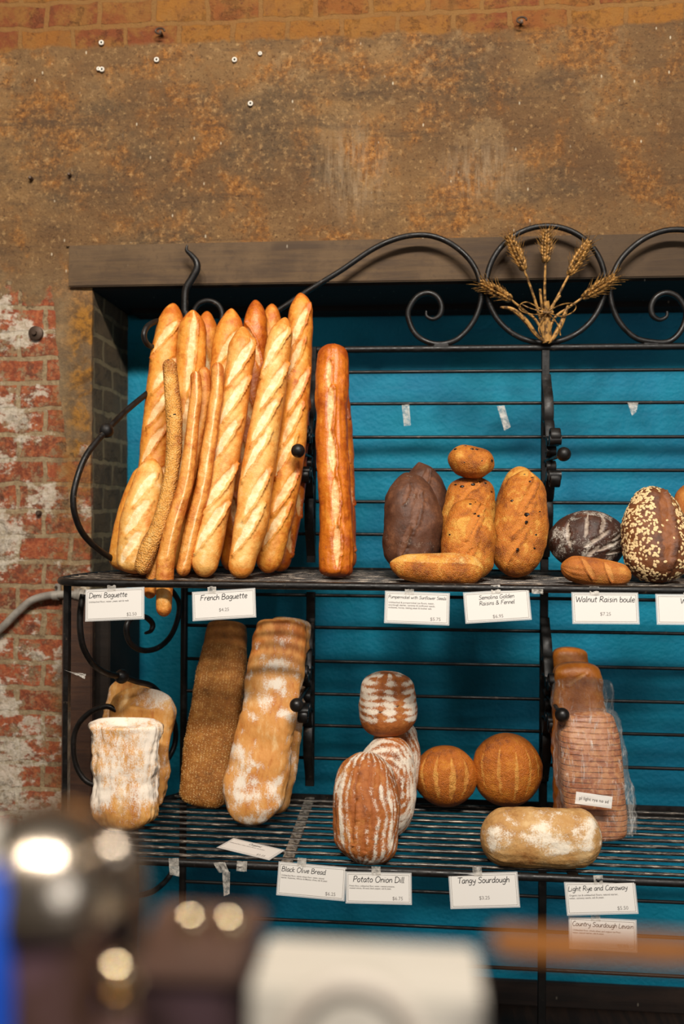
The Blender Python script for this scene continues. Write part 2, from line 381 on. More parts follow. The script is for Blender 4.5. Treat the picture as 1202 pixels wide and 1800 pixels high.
# back posts
post325_top = at(325, 548, BACK)
a = MB(); a.tube([(xp[325], BACK, .0), (xp[325], BACK, post325_top.z)], .0105, 12); part(a, 'post')
fin = cr([(325, 552), (325, 530), (327, 508), (337, 490), (346, 473), (345, 460), (336, 448), (328, 440), (329, 431)], 6)
a = MB(); rr = [.0105*(1-.8*max(0, (i/len(fin)-.45)/.55)**1.4) for i in range(len(fin))]
a.tube([at(x, y, BACK) for x, y in fin], rr, 12); part(a, 'finial')
zt = Z_(614, BACK, 700)
a = MB(); a.tube([(xp[957], BACK, 0), (xp[957], BACK, zt)], .0, 8, flat=(.011, .006), ref=(1, 0, 0)); part(a, 'post')
a = MB(); a.tube([(XE, BACK, 0), (XE, BACK, zt)], .0105, 12); part(a, 'post')
for (ya, yb) in ((612, 988), (1040, 1379)):
    a = MB(); a.tube([(xp[548], BACK-.01, Z_(yb, BACK, 548)), (xp[548], BACK-.01, Z_(ya, BACK, 548))], 0, flat=(.0125, .006), ref=(1, 0, 0)); part(a, 'post')
# cross rails at the back
a = MB(); a.tube([(xp[325], BACK, zt), (XE, BACK, zt)], .0098, 12); part(a, 'top_rail')
for y in (653.5, 709.5, 768.5, 826, 882.5, 940, 1049, 1106, 1166, 1224, 1280, 1338, 1567, 1628, 1694):
    z = Z_(y, BACK, 740)
    a = MB(); a.tube([(xp[325], BACK, z), (XE, BACK, z)], .0048, 10); part(a, 'rail')
# shelf frames
def shelf(zc, n_bar, name):
    """outline tube: right end, along the front, round the left corner, back to the corner post"""
    xl = X_(112, 1.98); r = .085
    P = [(XE, FRONT), (xl+r+.02, FRONT)]
    ang = [i*PI/16 for i in range(9)]
    P += [(xl+r-r*math.sin(t), FRONT+r-r*math.cos(t)) for t in ang][1:]
    P += [(xl+.004, 2.06), (xl+.03, 2.15), (xl+.085, 2.24), (xp[325]-.03, 2.32), (xp[325], BACK)]
    Q = P[:2]+cr(P[1:], 4)[1:]
    a = MB(); a.tube([(x, y, zc) for x, y in Q], .0088, 14); part(a, name+'_front_rail')
    a = MB(); a.box(xp[325], XE, BACK-.004, BACK+.004, zc-.016, zc+.012, .001); part(a, name+'_back_rail')
    def left(y):
        for (x0, y0), (x1, y1) in zip(P[1:], P[2:]):
            if y0 <= y <= y1: return x0+(x1-x0)*(y-y0)/(y1-y0+1e-9)
        return xp[325]
    for i in range(n_bar):
        y = FRONT+.034+i*(BACK-.03-FRONT-.034)/(n_bar-1)
        a = MB(); a.tube([(left(y), y, zc+.003), (XE, y, zc+.003)], .0043, 10); part(a, 'shelf_bar', WORN)
    for sx in (xp[548], xp[957], XE-.002):
        sw = .013 if abs(sx-xp[548]) < .01 else .011; a = MB(); a.box(sx-sw, sx+sw, FRONT, BACK, zc-.004, zc+.0045, .001); part(a, 'cross_strap', STRAP if abs(sx-xp[548]) < .01 and zc < 1.2 else IRON)
shelf(ZU, 11, 'upper_shelf'); shelf(ZLo, 11, 'lower_shelf')
# front legs
lx = X_(118, 1.945, 1200)
a = MB(); a.box(lx-.006, lx+.006, 1.935, 1.952, 0, ZU); part(a, 'front_leg')
a = MB(); a.box(XE-.009, XE+.003, FRONT-.004, FRONT+.010, 0, ZU); part(a, 'front_leg')
# side scrolls: in the vertical plane from corner post to front leg
A0 = Vector((xp[325], BACK, 0)); A1 = Vector((lx, 1.945, 0)); nrm = (A1-A0).cross(Vector((0, 0, 1))).normalized()
def side(px, py):
    d = RM @ Vector(((px-601)/F, (900-py)/F, -1)); t = (A0-CAM).dot(nrm)/d.dot(nrm); return CAM+d*t
def scroll(pts, f=side, r=.0075, taper=0, name='scroll', n=6):
    q = cr(pts, n); a = MB(); N = len(q)
    rr = [r*(1-.55*max(0, 1-i/(N*.12))) if taper else r for i in range(N)]
    a.tube([f(x, y) for x, y in q], rr, 12); return part(a, name)
bk = lambda x, y: at(x, y, BACK)
scroll([(325, 651), (290, 668), (262, 689), (222, 722), (187, 757), (152, 800), (133, 850), (129, 890), (142, 932), (168, 962), (200, 984)])
scroll([(300, 588), (288, 578), (290, 567), (275, 565), (259, 574), (253, 590), (260, 606), (280, 614), (305, 625), (325, 651)], taper=1)
scroll([(350, 575), (343, 565), (341, 548), (350, 534), (366, 529), (382, 535), (390, 549), (388, 566), (375, 590), (345, 625), (325, 651)], bk, taper=1)
scroll([(146, 1045), (141, 1075), (141, 1108), (147, 1140), (164, 1168), (188, 1184), (214, 1189)])
scroll([(255, 1113), (265, 1109), (268, 1097), (258, 1086), (243, 1083), (228, 1090), (222, 1107), (229, 1130), (250, 1143), (277, 1139), (300, 1118), (313, 1085), (314, 1058), (300, 1036)], taper=1)
scroll([(214, 1189), (240, 1198), (267, 1206), (287, 1228), (303, 1260), (309, 1291), (303, 1320), (285, 1345), (262, 1350)])
scroll([(214, 1300), (212, 1262), (200, 1246), (184, 1242), (160, 1251), (140, 1270), (130, 1295), (130, 1327), (138, 1355), (155, 1375), (185, 1384)], lambda x, y: at(x, y, 2.2), taper=1)
scroll([(304, 1528), (298, 1540), (285, 1555), (266, 1568), (240, 1574), (200, 1575), (165, 1610), (150, 1680)])
for (px, py, f) in ((187, 757, side), (214, 1189, side)):
    c = f(px, py); a = MB(); a.ball(c, .0185, 24); part(a, 'ball_knob')
# brackets in the planes across the rack (posts at 548 and 957)
def bracket(xpost, ztop, zmid, zbot, yb):
    for s, z1 in ((1, ztop), (-1, zbot)):
        H = abs(z1-zmid)
        P = [(yb, z1), (yb-.018, zmid+s*H*.86), (yb-.045, zmid+s*H*.70), (yb-.055, zmid+s*H*.52), (yb-.04, zmid+s*H*.36), (yb-.035, zmid+s*H*.26), (yb-.07, zmid+s*.055), (yb-.12, zmid+s*.034), (yb-.155, zmid+s*.038), (yb-.168, zmid+s*.055), (yb-.155, zmid+s*.072), (yb-.136, zmid+s*.066), (yb-.136, zmid+s*.052)]
        a = MB(); a.tube([(xpost, y, z) for y, z in cr(P, 6)], 0, flat=(.0125, .0028), ref=(1, 0, 0)); part(a, 'scroll_bracket')
        P = [(yb, zmid+s*H*.62), (yb-.03, zmid+s*H*.45), (yb-.06, zmid+s*.10), (yb-.085, zmid+s*.05), (yb-.10, zmid+s*.02), (yb-.085, zmid+s*.006), (yb-.07, zmid+s*.018)]
        a = MB(); a.tube([(xpost, y, z) for y, z in cr(P, 6)], 0, flat=(.0125, .0028), ref=(1, 0, 0)); part(a, 'scroll_bracket')
    a = MB(); a.tube([(xpost, yb, zmid), (xpost, yb-.27, zmid)], .005, 10); a.ball((xpost, yb-.28, zmid), .0172, 24); part(a, 'ball_knob')
    for s in (1, -1):
        for dy in (-.11, -.155):
            a = MB(); a.tube([(xpost-.0145, yb+dy, zmid+s*.045), (xpost+.0145, yb+dy, zmid+s*.045)], .0135, 14); part(a, 'rivet_roll')
for k in (548, 957, 1366):
    xq = xp.get(k, XE); pk = min(k, 1300)
    if k == 1366: continue
    bracket(xq, Z_(660, BACK, pk), Z_(793 if k == 548 else 799, 2.08, pk), Z_(978, BACK, pk), BACK-.012)
    bracket(xq, Z_(1085, BACK, pk), Z_(1238 if k == 548 else 1254, 2.08, pk), Z_(1370, BACK, pk), BACK-.012)
# crest
crl = [(749, 547), (750, 556), (761, 561), (773, 554), (776, 538), (768, 522), (752, 515), (734, 521), (721, 538), (717, 556), (727, 583), (746, 599), (773, 605), (804, 596), (831, 567), (845, 529), (843, 493), (827, 459), (795, 430), (759, 415), (723, 414), (687, 423), (650, 441), (600, 475), (545, 509), (490, 545), (410, 597), (325, 651)]
scroll(crl, bk, .0078, 1, 'crest_scroll', 8)
cx0 = at(958.5, 500, BACK)
def bk_m(x, y):
    p = bk(x, y); return Vector((2*cx0.x-p.x, p.y, p.z))
crr = [(x, y+6) for x, y in crl[:12]]+crl[12:22]+[(665, 436), (655, 470), (650, 540), (650, 610)]
scroll(crr, bk_m, .0078, 1, 'crest_scroll', 8)
a = MB(); R = 101*BACK/F
a.tube([cx0+Vector((math.cos(t)*R, 0, math.sin(t)*R)) for t in [2*PI*i/72 for i in range(73)]], .0078, 12, ref=(0, 1, 0), caps=False); part(a, 'crest_ring')
for px in (775, 1143):
    a = MB(); c = at(px, 607, BACK); a.box(c.x-.02, c.x+.02, BACK-.008, BACK+.008, c.z-.006, c.z+.006, .002); part(a, 'weld_plate')
# wheat
YW = BACK-.022
wheat = MB()
def wtube(pts, r0, r1=None, mb=None):
    q = cr(pts, 6); N = len(q); r1 = r0 if r1 is None else r1
    (mb or wheat).tube([at(p[0], p[1], YW-(p[2] if len(p) > 2 else 0)) for p in q], [r0+(r1-r0)*i/(N-1) for i in range(N)], 8)
ears = [((921, 474), (893, 414)), ((958.5, 461), (961, 406)), ((1000, 483), (1036, 424)), ((898, 527), (843, 497)), ((1024, 523), (1082, 487))]
for (b, t), mid in zip(ears, ((945, 545), (958, 545), (968, 548), (944, 566), (974, 560))):
    wtube([(b[0], b[1]), ((b[0]+mid[0])/2+(1 if b[0] < 958 else -1), (b[1]+mid[1])/2), mid, (960, 601)], .003, .0045)
wtube([(985, 520), (972, 535), (962, 560), (961, 600)], .0035); wtube([(949, 508), (952, 540), (958, 600)], .0035)
wtube([(960, 530), (962, 560), (963, 601)], .008, .011)
wtube([(955, 545), (955, 570), (958, 603)], .006, .008)
a = MB()
for pts in ([(879, 540), (900, 544), (922, 562), (942, 588), (958, 602)], [(998, 536), (988, 565), (975, 590), (964, 604)]):
    q = cr(pts, 8); N = len(q); a.tube([at(x, y, YW-.006) for x, y in q], [.001+.006*math.sin(PI*min(1, (i+1)/N*1.02))**.7 for i in range(N)], 8)
wo = part(wheat, 'wheat_stems', GOLD)
lv = a.build('leaf', GOLD, wo)
a = MB()
for pts in ([(962, 549), (940, 553), (918, 548), (912, 538), (925, 531), (945, 540), (962, 549)], [(962, 549), (985, 556), (1006, 549), (1012, 538), (1000, 533), (980, 538), (962, 549)],
            [(962, 549), (935, 543), (915, 534)], [(962, 549), (980, 570), (985, 590)], [(962, 549), (947, 575), (950, 590)]):
    q = cr(pts, 6); a.tube([at(x, y, YW-.014-.003*math.sin(i)) for i, (x, y) in enumerate(q)], .0016, 6)
a.tube([at(952, 549, YW-.012), at(962, 550, YW-.017), at(972, 549, YW-.012)], .004, 8)
a.build('twine_bow', GOLD, wo)
for b, t in ears:
    a = MB(); P0 = at(b[0], b[1], YW); P1 = at(t[0], t[1], YW-.004); D = P1-P0; L = D.length; T = D.normalized()
    Sd = T.cross(Vector((0, 1, 0))).normalized(); O = Vector((0, -1, 0))
    a.tube([P0, P1], .003, 8)
    nk = 9
    for i in range(nk):
        f = i/nk
        for k, an in enumerate((-1.15, -.4, .4, 1.15, 2.4, 3.9)):
            g = f+(k % 2)*.05; wv = .0095*(1.15-abs(f-.4)*1.1)
            out = (Sd*math.sin(an)+O*math.cos(an)); c = P0+T*(L*g*.95+.005)+out*wv*1.1
            dr = (T*.85+out*.5).normalized(); rq = dr.to_track_quat('Z', 'Y').to_matrix()
            a.ball(c, .0047, 8, (1, .9, 1.9), rq)
            if k < 4 or i % 2:
                ln = random.uniform(.018, .034); p2 = c+dr*.005; d2 = (T*.9+out*random.uniform(.35, .75)+Vector((random.uniform(-.15, .15),)*3)).normalized()
                a.tube([p2, p2+d2*ln*.5, p2+d2*ln+out*.003], [.0009, .0008, .0004], 4)
    a.build('wheat_ear', GOLD, wo)

# ================================================================== BREADS
def crust(name, dark, mid, light, cut, flour='#efe3cf', rough=.55, grain=0, blot=.5, bumpy=.5, stretch=(1, 1, 1)):
    n = NT(name, rough)
    a = n.noise(16, 5, .6, n.mapv(stretch)); b = n.noise(60, 6, .65, n.mapv(stretch)); g = n.noise(300, 4, .7)
    v = n.math('ADD', n.math('MULTIPLY', n.math('SUBTRACT', a, .5), 1.8*blot+.7), n.math('MULTIPLY', n.math('SUBTRACT', b, .5), 1.3))
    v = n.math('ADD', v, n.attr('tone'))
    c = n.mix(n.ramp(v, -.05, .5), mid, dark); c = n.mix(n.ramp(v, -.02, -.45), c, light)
    cutc = n.mix(n.ramp(b, .38, .6), cut, n.mix(.55, cut, mid))
    c = n.mix(n.ramp(n.math('ADD', n.attr('score'), n.math('MULTIPLY', n.math('SUBTRACT', b, .5), .5)), .25, .85, 0, .88), c, cutc)
    fl_ = n.math('ADD', n.attr('flour'), n.math('ADD', n.math('MULTIPLY', n.math('SUBTRACT', b, .5), 1.5), n.math('MULTIPLY', n.math('SUBTRACT', g, .5), 1.2)))
    c = n.mix(n.ramp(fl_, .30, .85, 0, .88), c, flour)
    if grain:
        vd = n.vor(grain); c = n.mix(n.ramp(vd, .45, .2, 0, .55), c, light); n.bump(n.math('SUBTRACT', 1, vd), .9, .8/grain)
    n.b.inputs['Subsurface Weight'].default_value = .0
    n.bump(n.noise(70, 5, .6, n.mapv(stretch)), bumpy, .0035); n.bump(g, .35, .0012)
    return n.col(c)
BAG = crust('golden baguette crust', '#bd6210', '#e09436', '#ecb464', '#efd39c', rough=.52, bumpy=.7)
BAG2 = crust('pale baguette crust', '#cf7c28', '#e5aa58', '#efcb8e', '#f3deb2', rough=.52, bumpy=.7)
BAGO = crust('orange baguette crust', '#9c4409', '#c76c16', '#dc9136', '#ecc888', rough=.4, bumpy=.7)
STK = crust('seeded stick crust', '#a05a18', '#d6953e', '#e8be78', '#ecd3a4', grain=260, bumpy=.9)
TWS = crust('twisted stick crust', '#b45f18', '#dc9440', '#eab870', '#f0d6a4', bumpy=1.0)
PUM = crust('pumpernickel crust', '#2b150b', '#54301b', '#75492e', '#6f452c', '#b49a84', rough=.62)
SEM = crust('semolina crust', '#8a4208', '#bd6a16', '#dda044', '#c9792a', '#e9c47c', grain=480, bumpy=1.0, blot=1.1)
WAL = crust('walnut boule crust', '#22120c', '#3d2216', '#5a3524', '#b5a391', '#d9cfc0', rough=.55)
ORB = crust('orange brown crust', '#8a4414', '#b3651f', '#cc8a3a', '#d09048', '#e8c890', grain=600)
OAT = crust('oat loaf crust', '#4a2611', '#6e3d1c', '#8b5527', '#8a4f22', rough=.6, bumpy=.9)
CIA = crust('ciabatta crust', '#b4611d', '#d49548', '#e5bc82', '#efdab8', '#f3e9d9', rough=.7, stretch=(1.6, 1, .5))
SES = crust('sesame loaf crust', '#70400f', '#9c5f1e', '#bd8138', '#d8a860', '#e6cfa0', grain=560, bumpy=.8)
POT = crust('potato loaf crust', '#74390f', '#a25a20', '#bd7f41', '#8d4a18', '#e6dac6', rough=.7, bumpy=.9)
BOU = crust('boule crust', '#7c3c0c', '#b4600f', '#cb7d24', '#dca04a', grain=400, bumpy=.8)
RYE = crust('rye loaf crust', '#8a4410', '#b2661c', '#c8843a', '#c98a45', '#d9c4a0', rough=.4)
TAN = crust('tangy sourdough crust', '#8e5a24', '#b88a50', '#d0ac78', '#dcc69c', '#eadfcb', rough=.75, bumpy=.8)

LOG = []
def slash_fn(slashes):
    """slashes: (t centre, angle centre, half length, half width, tilt) in (t, theta) space"""
    def f(t, th, L, r):
        best = 0; edge = 0
        for (tc, ac, hl, hw, tilt) in slashes:
            u = (t-tc)*L; v = (th-ac)*r                       # metres on the crust
            ct, st = math.cos(tilt), math.sin(tilt); a = (u*ct+v*st)/hl; b = (-u*st+v*ct)/hw
            b += .26*noise.noise(Vector((u*70, v*70, tc*10)))+.12*noise.noise(Vector((u*200, v*200, tc*10))); a += .15*noise.noise(Vector((u*50, v*90, tc*7)))
            d = a*a+b*b
            if d < 1: best = max(best, min(1, (1-d)*2.2))
            if d < 2.2 and b > .3 and abs(a) < 1.05: edge = max(edge, math.exp(-((math.sqrt(d)-1.12)/.16)**2))
        return best, edge
    return f
def loaf(name, pts, mat, label, cat, group=None, ratio=.85, cap=(1, 1), capp=(2, 2), slashes=None, depth=.1, ear=.12, seed=0, lump=.05, flour=None, tone=None,
         nu=110, nv=56, flatb=.0, sq=2.0, wrinkle=0, fold=None, parent=None, face=None):
    """pts: (px, py, Y, width px) bottom-to-top or left-to-right centre line; returns the mesh object and a sampler"""
    C = [(*at(p[0], p[1], p[2]), p[3]*p[2]/F/2) for p in pts]
    q = cr(C, 24); P = [Vector(c[:3]) for c in q]; Rr = [c[3] for c in q]
    acc = [0]
    for i in range(1, len(P)): acc.append(acc[-1]+(P[i]-P[i-1]).length)
    L = acc[-1]; rm = sum(Rr)/len(Rr)
    def samp(s):
        s = max(0, min(L, s)); j = 0
        lo, hi = 0, len(acc)-1
        while hi-lo > 1:
            mi = (lo+hi)//2
            if acc[mi] <= s: lo = mi
            else: hi = mi
        k = (s-acc[lo])/(acc[hi]-acc[lo]+1e-12); return P[lo].lerp(P[hi], k), Rr[lo]+(Rr[hi]-Rr[lo])*k
    c0, c1 = cap[0]*Rr[0], cap[1]*Rr[-1]
    if c0+c1 > L*.98: sc = L*.98/(c0+c1); c0 *= sc; c1 *= sc
    fr = Vector(face) if face else Vector((0, -1, 0)); off = Vector((seed*3.1, seed*1.7, seed*.9)); SF = slash_fn(slashes) if slashes else None
    ts = []
    for i in range(nu+1):
        x = i/nu; ts.append(.5-.5*math.cos(PI*x) if False else (x*.8+.2*(.5-.5*math.cos(PI*x))))
    # denser at the ends
    ts = sorted(set([0, .0004, .002, .005, .009]+ts+[1-.009, 1-.005, 1-.002, 1-.0004, 1]))
    V = []; Sc = []; Fl = []; To = []
    for t in ts:
        s = t*L; p, r = samp(s); T = (samp(s+.004)[0]-samp(s-.004)[0]).normalized()
        N = (fr-T*T.dot(fr)).normalized(); B = T.cross(N)
        k = 1
        if s < c0: k = (1-(1-s/c0)**capp[0])**(1/capp[0])
        if L-s < c1: k = min(k, (1-(1-(L-s)/c1)**capp[1])**(1/capp[1]))
        for j in range(nv):
            th = 2*PI*j/nv; tt = th if th <= PI else th-2*PI
            cs, sn = math.cos(th), math.sin(th)
            e = (abs(cs)**sq+abs(sn)**sq)**(-1/sq)
            rad = r*k*e
            q3 = p+(N*cs*ratio+B*sn)*rad
            d = noise.noise(q3*16+off)*lump*1.1+noise.noise(q3*45+off)*lump*.45
            if wrinkle: d += wrinkle*noise.noise(Vector((tt*rm*150, s*14, seed)))+wrinkle*.2*noise.noise(q3*90+off)
            sc_ = 0; ed = 0
            if SF:
                b, ed = SF(t, tt, L, max(r, rm*.7)); sc_ = b; d += -depth*b*.55+ear*ed*k+b*.03*noise.noise(q3*80)
            cc = cs
            if flatb and cs < -flatb: cc = -flatb+(cs+flatb)*.25
            rr2 = rad+d*rm*min(1, k*1.5)
            v = p+(N*cc*ratio+B*sn)*rr2
            if fold: v = fold(v, t, tt, T, N, B, r)
            V.append(v); Sc.append(sc_)
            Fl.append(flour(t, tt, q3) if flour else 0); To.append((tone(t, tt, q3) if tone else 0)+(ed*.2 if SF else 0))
    Fc = []; n = len(ts)
    for i in range(n-1):
        for j in range(nv): Fc.append([i*nv+j, i*nv+(j+1) % nv, (i+1)*nv+(j+1) % nv, (i+1)*nv+j])
    LOG.append((name, label, min(v.z for v in V), min(v.y for v in V), max(v.y for v in V)))
    o = mk(name, V, Fc, mat, parent, True, dict(score=Sc, flour=Fl, tone=To))
    if cat: tag(o, label, cat, group)
    o['nv'] = nv
    def surf(t, th):
        i = min(range(n), key=lambda i: abs(ts[i]-t)); j = int(round((th % (2*PI))/(2*PI)*nv)) % nv
        a = V[i*nv+j]; b = V[min(n-1, i+1)*nv+j]; c = V[i*nv+(j+1) % nv]; c0_ = samp(t*L)[0]
        nn = (b-a).cross(c-a)
        if nn.length < 1e-12: nn = a-c0_
        nn.normalize()
        if nn.dot(a-c0_) < 0: nn = -nn
        return a, nn, (b-a).normalized() if (b-a).length > 1e-9 else Vector((0, 0, 1))
    o_s = surf; del o['nv']
    return o, o_s

def bag_slashes(n, off=0, hw=.0115, hl=.066, tilt=-.42, t0=.1, t1=.92, ang=0, sp=1):
    return [(t0+(t1-t0)*(i+.5)/n+off, ang+.25*math.sin(i*2.1+off*30), hl, hw, tilt) for i in range(n)]
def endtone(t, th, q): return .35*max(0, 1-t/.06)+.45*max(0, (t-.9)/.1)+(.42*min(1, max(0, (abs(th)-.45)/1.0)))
GB = 'baguettes standing upright on the upper shelf'
def bag(pts, lab, mat=BAG, n=5, seed=1, **k):
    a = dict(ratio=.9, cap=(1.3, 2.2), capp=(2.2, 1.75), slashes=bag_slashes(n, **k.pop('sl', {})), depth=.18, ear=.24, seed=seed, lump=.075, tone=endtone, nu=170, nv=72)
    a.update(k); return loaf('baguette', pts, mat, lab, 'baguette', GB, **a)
zlift = 0
# back row
bag([(252, 1003, 2.13, 50), (264, 900, 2.16, 54), (276, 770, 2.20, 56), (289, 640, 2.24, 54), (300, 575, 2.26, 50), (305, 533, 2.27, 40)], 'golden baguette at the far left back, leaning right, behind the seeded stick', BAG, 6, 1, sl=dict(tilt=.5, ang=.15))
bag([(300, 1000, 2.12, 46), (318, 880, 2.15, 50), (329, 760, 2.18, 52), (336, 640, 2.21, 53), (338, 580, 2.22, 50), (339, 545, 2.23, 40)], 'deep golden baguette with a rounded brown tip, second from the left along the top', BAG, 2, 2, sl=dict(tilt=.06, hl=.13, hw=.011, t0=.3, t1=1.0))
bag([(330, 1000, 2.22, 40), (345, 850, 2.25, 44), (357, 700, 2.29, 46), (362, 600, 2.31, 42), (364, 547, 2.32, 36)], 'baguette mostly hidden, its tip showing right behind the brown rounded tip', BAG, 4, 3)
bag([(352, 1003, 2.14, 46), (368, 880, 2.16, 52), (386, 740, 2.19, 54), (399, 620, 2.22, 54), (405, 570, 2.23, 48), (407, 542, 2.23, 38)], 'golden baguette whose top shows left behind the palest front baguette', BAG, 5, 4, sl=dict(tilt=.45))
bag([(405, 1003, 2.16, 42), (420, 870, 2.19, 44), (436, 740, 2.22, 44), (446, 630, 2.24, 44), (449, 570, 2.25, 42), (449, 527, 2.26, 38)], 'orange-topped baguette standing between the two pale front baguettes, behind them', BAGO, 4, 5)
bag([(430, 1000, 2.25, 38), (450, 850, 2.27, 40), (468, 700, 2.29, 40), (476, 600, 2.30, 38), (478, 534, 2.31, 32)], 'baguette almost hidden, small rounded tip left of the tallest baguette', BAG, 4, 6)
bag([(488, 1004, 2.19, 36), (506, 930, 2.20, 38), (519, 850, 2.22, 38), (527, 700, 2.25, 36), (528, 620, 2.26, 32)], 'baguette hidden behind the tallest one, only its lower right edge showing', BAGO, 5, 7)
bag([(468, 1007, 2.08, 44), (483, 940, 2.10, 50), (500, 860, 2.12, 52), (513, 768, 2.15, 52), (522, 672, 2.18, 48), (527, 596, 2.20, 46), (529, 545, 2.21, 42), (528, 515, 2.22, 32)], 'tallest golden baguette at the right of the bunch, with a knobbly tip', BAG, 7, 8, sl=dict(tilt=.35, hw=.011))
# front row
bag([(355, 1014, 1.99, 44), (363, 980, 2.00, 50), (374, 921, 2.02, 52), (389, 844, 2.05, 51), (403, 768, 2.07, 51), (417, 672, 2.10, 50), (425, 610, 2.12, 48), (427, 574, 2.13, 36)], 'pale front baguette left of the centre, leaning right with long white scores', BAG2, 5, 9, sl=dict(tilt=.42, hw=.0125, hl=.078))
bag([(419, 1016, 1.97, 40), (428, 975, 1.99, 50), (441, 921, 2.01, 59), (451, 844, 2.04, 60), (463, 768, 2.07, 57), (479, 672, 2.10, 50), (492, 600, 2.12, 44), (502, 558, 2.13, 34)], 'widest pale front baguette at the centre of the bunch, leaning right', BAG2, 6, 10, sl=dict(tilt=.36, hw=.0115, hl=.074))
# right, apart from the bunch
bag([(590, 1014, 2.02, 60), (591, 960, 2.03, 61), (589, 880, 2.05, 58), (584, 780, 2.08, 56), (583, 690, 2.11, 58), (584, 640, 2.13, 57), (584, 606, 2.14, 50)], 'orange baguette standing alone with one long pale score down the middle', BAGO, 5, 11,
    slashes=[(.12, .12, .055, .010, 0), (.3, .1, .06, .011, .04), (.5, .02, .06, .011, -.04), (.69, 0, .06, .010, .04), (.84, -.1, .045, .007, 0)], cap=(.5, .9), capp=(3, 2.4), wrinkle=.05)
bag([(606, 1004, 2.24, 42), (604, 900, 2.26, 42), (600, 780, 2.29, 42), (592, 680, 2.31, 40), (590, 640, 2.32, 34)], 'orange baguette hidden behind the single scored one, thin edge showing at right', BAGO, 4, 12)
# demi baguettes
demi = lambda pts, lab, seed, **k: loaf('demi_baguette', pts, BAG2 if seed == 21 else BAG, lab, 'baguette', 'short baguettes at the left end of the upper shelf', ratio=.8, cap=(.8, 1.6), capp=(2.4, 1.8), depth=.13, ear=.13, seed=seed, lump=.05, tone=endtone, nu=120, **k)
demi([(232, 1008, 2.0, 58), (239, 960, 2.01, 68), (246, 915, 2.02, 70), (253, 878, 2.03, 62), (262, 840, 2.05, 52), (269, 806, 2.07, 32)], 'short plump pale baguette at the left end, in front', 21,
     slashes=[(.2, -.1, .05, .013, .5), (.45, 0, .055, .014, .45), (.7, .1, .05, .012, .4)])
demi([(218, 1004, 2.10, 56), (226, 960, 2.11, 66), (238, 900, 2.13, 62), (255, 840, 2.15, 48), (262, 815, 2.16, 34)], 'short orange baguette behind the plump pale one, left edge showing', 22, slashes=[(.4, 0, .05, .012, .4), (.7, 0, .05, .012, .4)])
# sticks
def stick(pts, lab, mat, seed, **k):
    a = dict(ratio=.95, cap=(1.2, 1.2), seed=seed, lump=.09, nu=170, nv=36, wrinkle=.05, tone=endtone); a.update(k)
    return loaf('bread_stick', pts, mat, lab, 'bread stick', 'thin bread sticks among the baguettes', **a)
o, sf = stick([(247, 1010, 1.955, 30), (262, 965, 1.96, 33), (280, 925, 1.965, 31), (296, 864, 1.985, 27), (305, 798, 2.01, 28), (306, 737, 2.03, 29), (302, 684, 2.05, 27), (297, 632, 2.07, 24)], 'thin seed-crusted bread stick, bent, with dark spots', STK, 31)
def scatter(o, sf, n, size, mat, name, trange=(0.02, .98), th=1.9, sc=(1, .5, .3), seed=1, mask=None, kind='stuff'):
    rnd = random.Random(seed); a = MB(); oc = [(1, 0, 0), (-1, 0, 0), (0, 1, 0), (0, -1, 0), (0, 0, 1), (0, 0, -.6)]
    of = [[0, 2, 4], [2, 1, 4], [1, 3, 4], [3, 0, 4], [2, 0, 5], [1, 2, 5], [3, 1, 5], [0, 3, 5]]
    if size > .0022:
        oc = [(math.cos(t)*1.0, math.sin(t), 0) for t in [i*PI/4 for i in range(8)]]+[(.5*math.cos(t), .5*math.sin(t), .9) for t in [i*PI/4 for i in range(8)]]
        of = [[i, (i+1) % 8, 8+(i+1) % 8, 8+i] for i in range(8)]+[list(range(8, 16))]
    k = 0
    while k < n:
        t = rnd.uniform(*trange); an = rnd.uniform(-th, th)
        if mask and not mask(t, an, rnd): continue
        k += 1
        p, nn, tg = sf(t, an); ax = (tg-nn*tg.dot(nn)); ax = ax.normalized() if ax.length > 1e-6 else nn.orthogonal().normalized(); rt = rnd.uniform(0, 2*PI)
        b = nn.cross(ax); u = ax*math.cos(rt)+b*math.sin(rt); v = nn.cross(u); z = size*rnd.uniform(.7, 1.2)
        j = Vector((rnd.uniform(-1, 1), rnd.uniform(-1, 1), rnd.uniform(-1, 1)))*size*1.0
        j -= nn*j.dot(nn)
        tl = nn+u*rnd.uniform(-.3, .3); a.add([p+j+nn*z*.15+u*(c[0]*z*sc[0])+v*(c[1]*z*sc[1])+tl*(c[2]*z*sc[2]) for c in oc], of)
    q = a.build(name, mat, o, smooth=False)
    if kind: q['kind'] = kind
    return q
SEED = plain('sesame seed', '#e0bd7c', .5); SEEDD = plain('toasted seed', '#c98f45', .5); SEEDS = plain('pale sesame seed', '#cfa566', .5); BLK = plain('burnt raisin', '#140c0a', .35)
scatter(o, sf, 1700, .0016, SEEDD, 'seeds', th=2.2)
def raisins(o, sf, spots, name='raisin', size=.0055):
    for i, (t, an, s) in enumerate(spots):
        p, nn, tg = sf(t, an); a = MB(); rq = nn.to_track_quat('Z', 'Y').to_matrix(); a.ball(p-nn*.0008, size*s, 12, (1.25, .8, .6), rq)
        for v in a.v: v += noise.noise_vector(v*260)*.0009
        a.build(name, BLK, o)
raisins(o, sf, [(.985, .1, .45), (.72, .3, .5), (.71, -.1, .4), (.42, -.3, .35)], 'burnt_spot')
stick([(288, 1084, 1.943, 27), (289, 1040, 1.943, 31), (291, 990, 1.948, 32), (304, 925, 1.955, 30), (327, 844, 1.98, 27), (340, 735, 2.01, 22), (345, 690, 2.02, 20), (343, 653, 2.03, 18)], 'thin twisted stick poking down through the shelf bars', TWS, 32, slashes=[(.3+.11*i, .35, .05, .0022, .04) for i in range(7)], ear=.25)
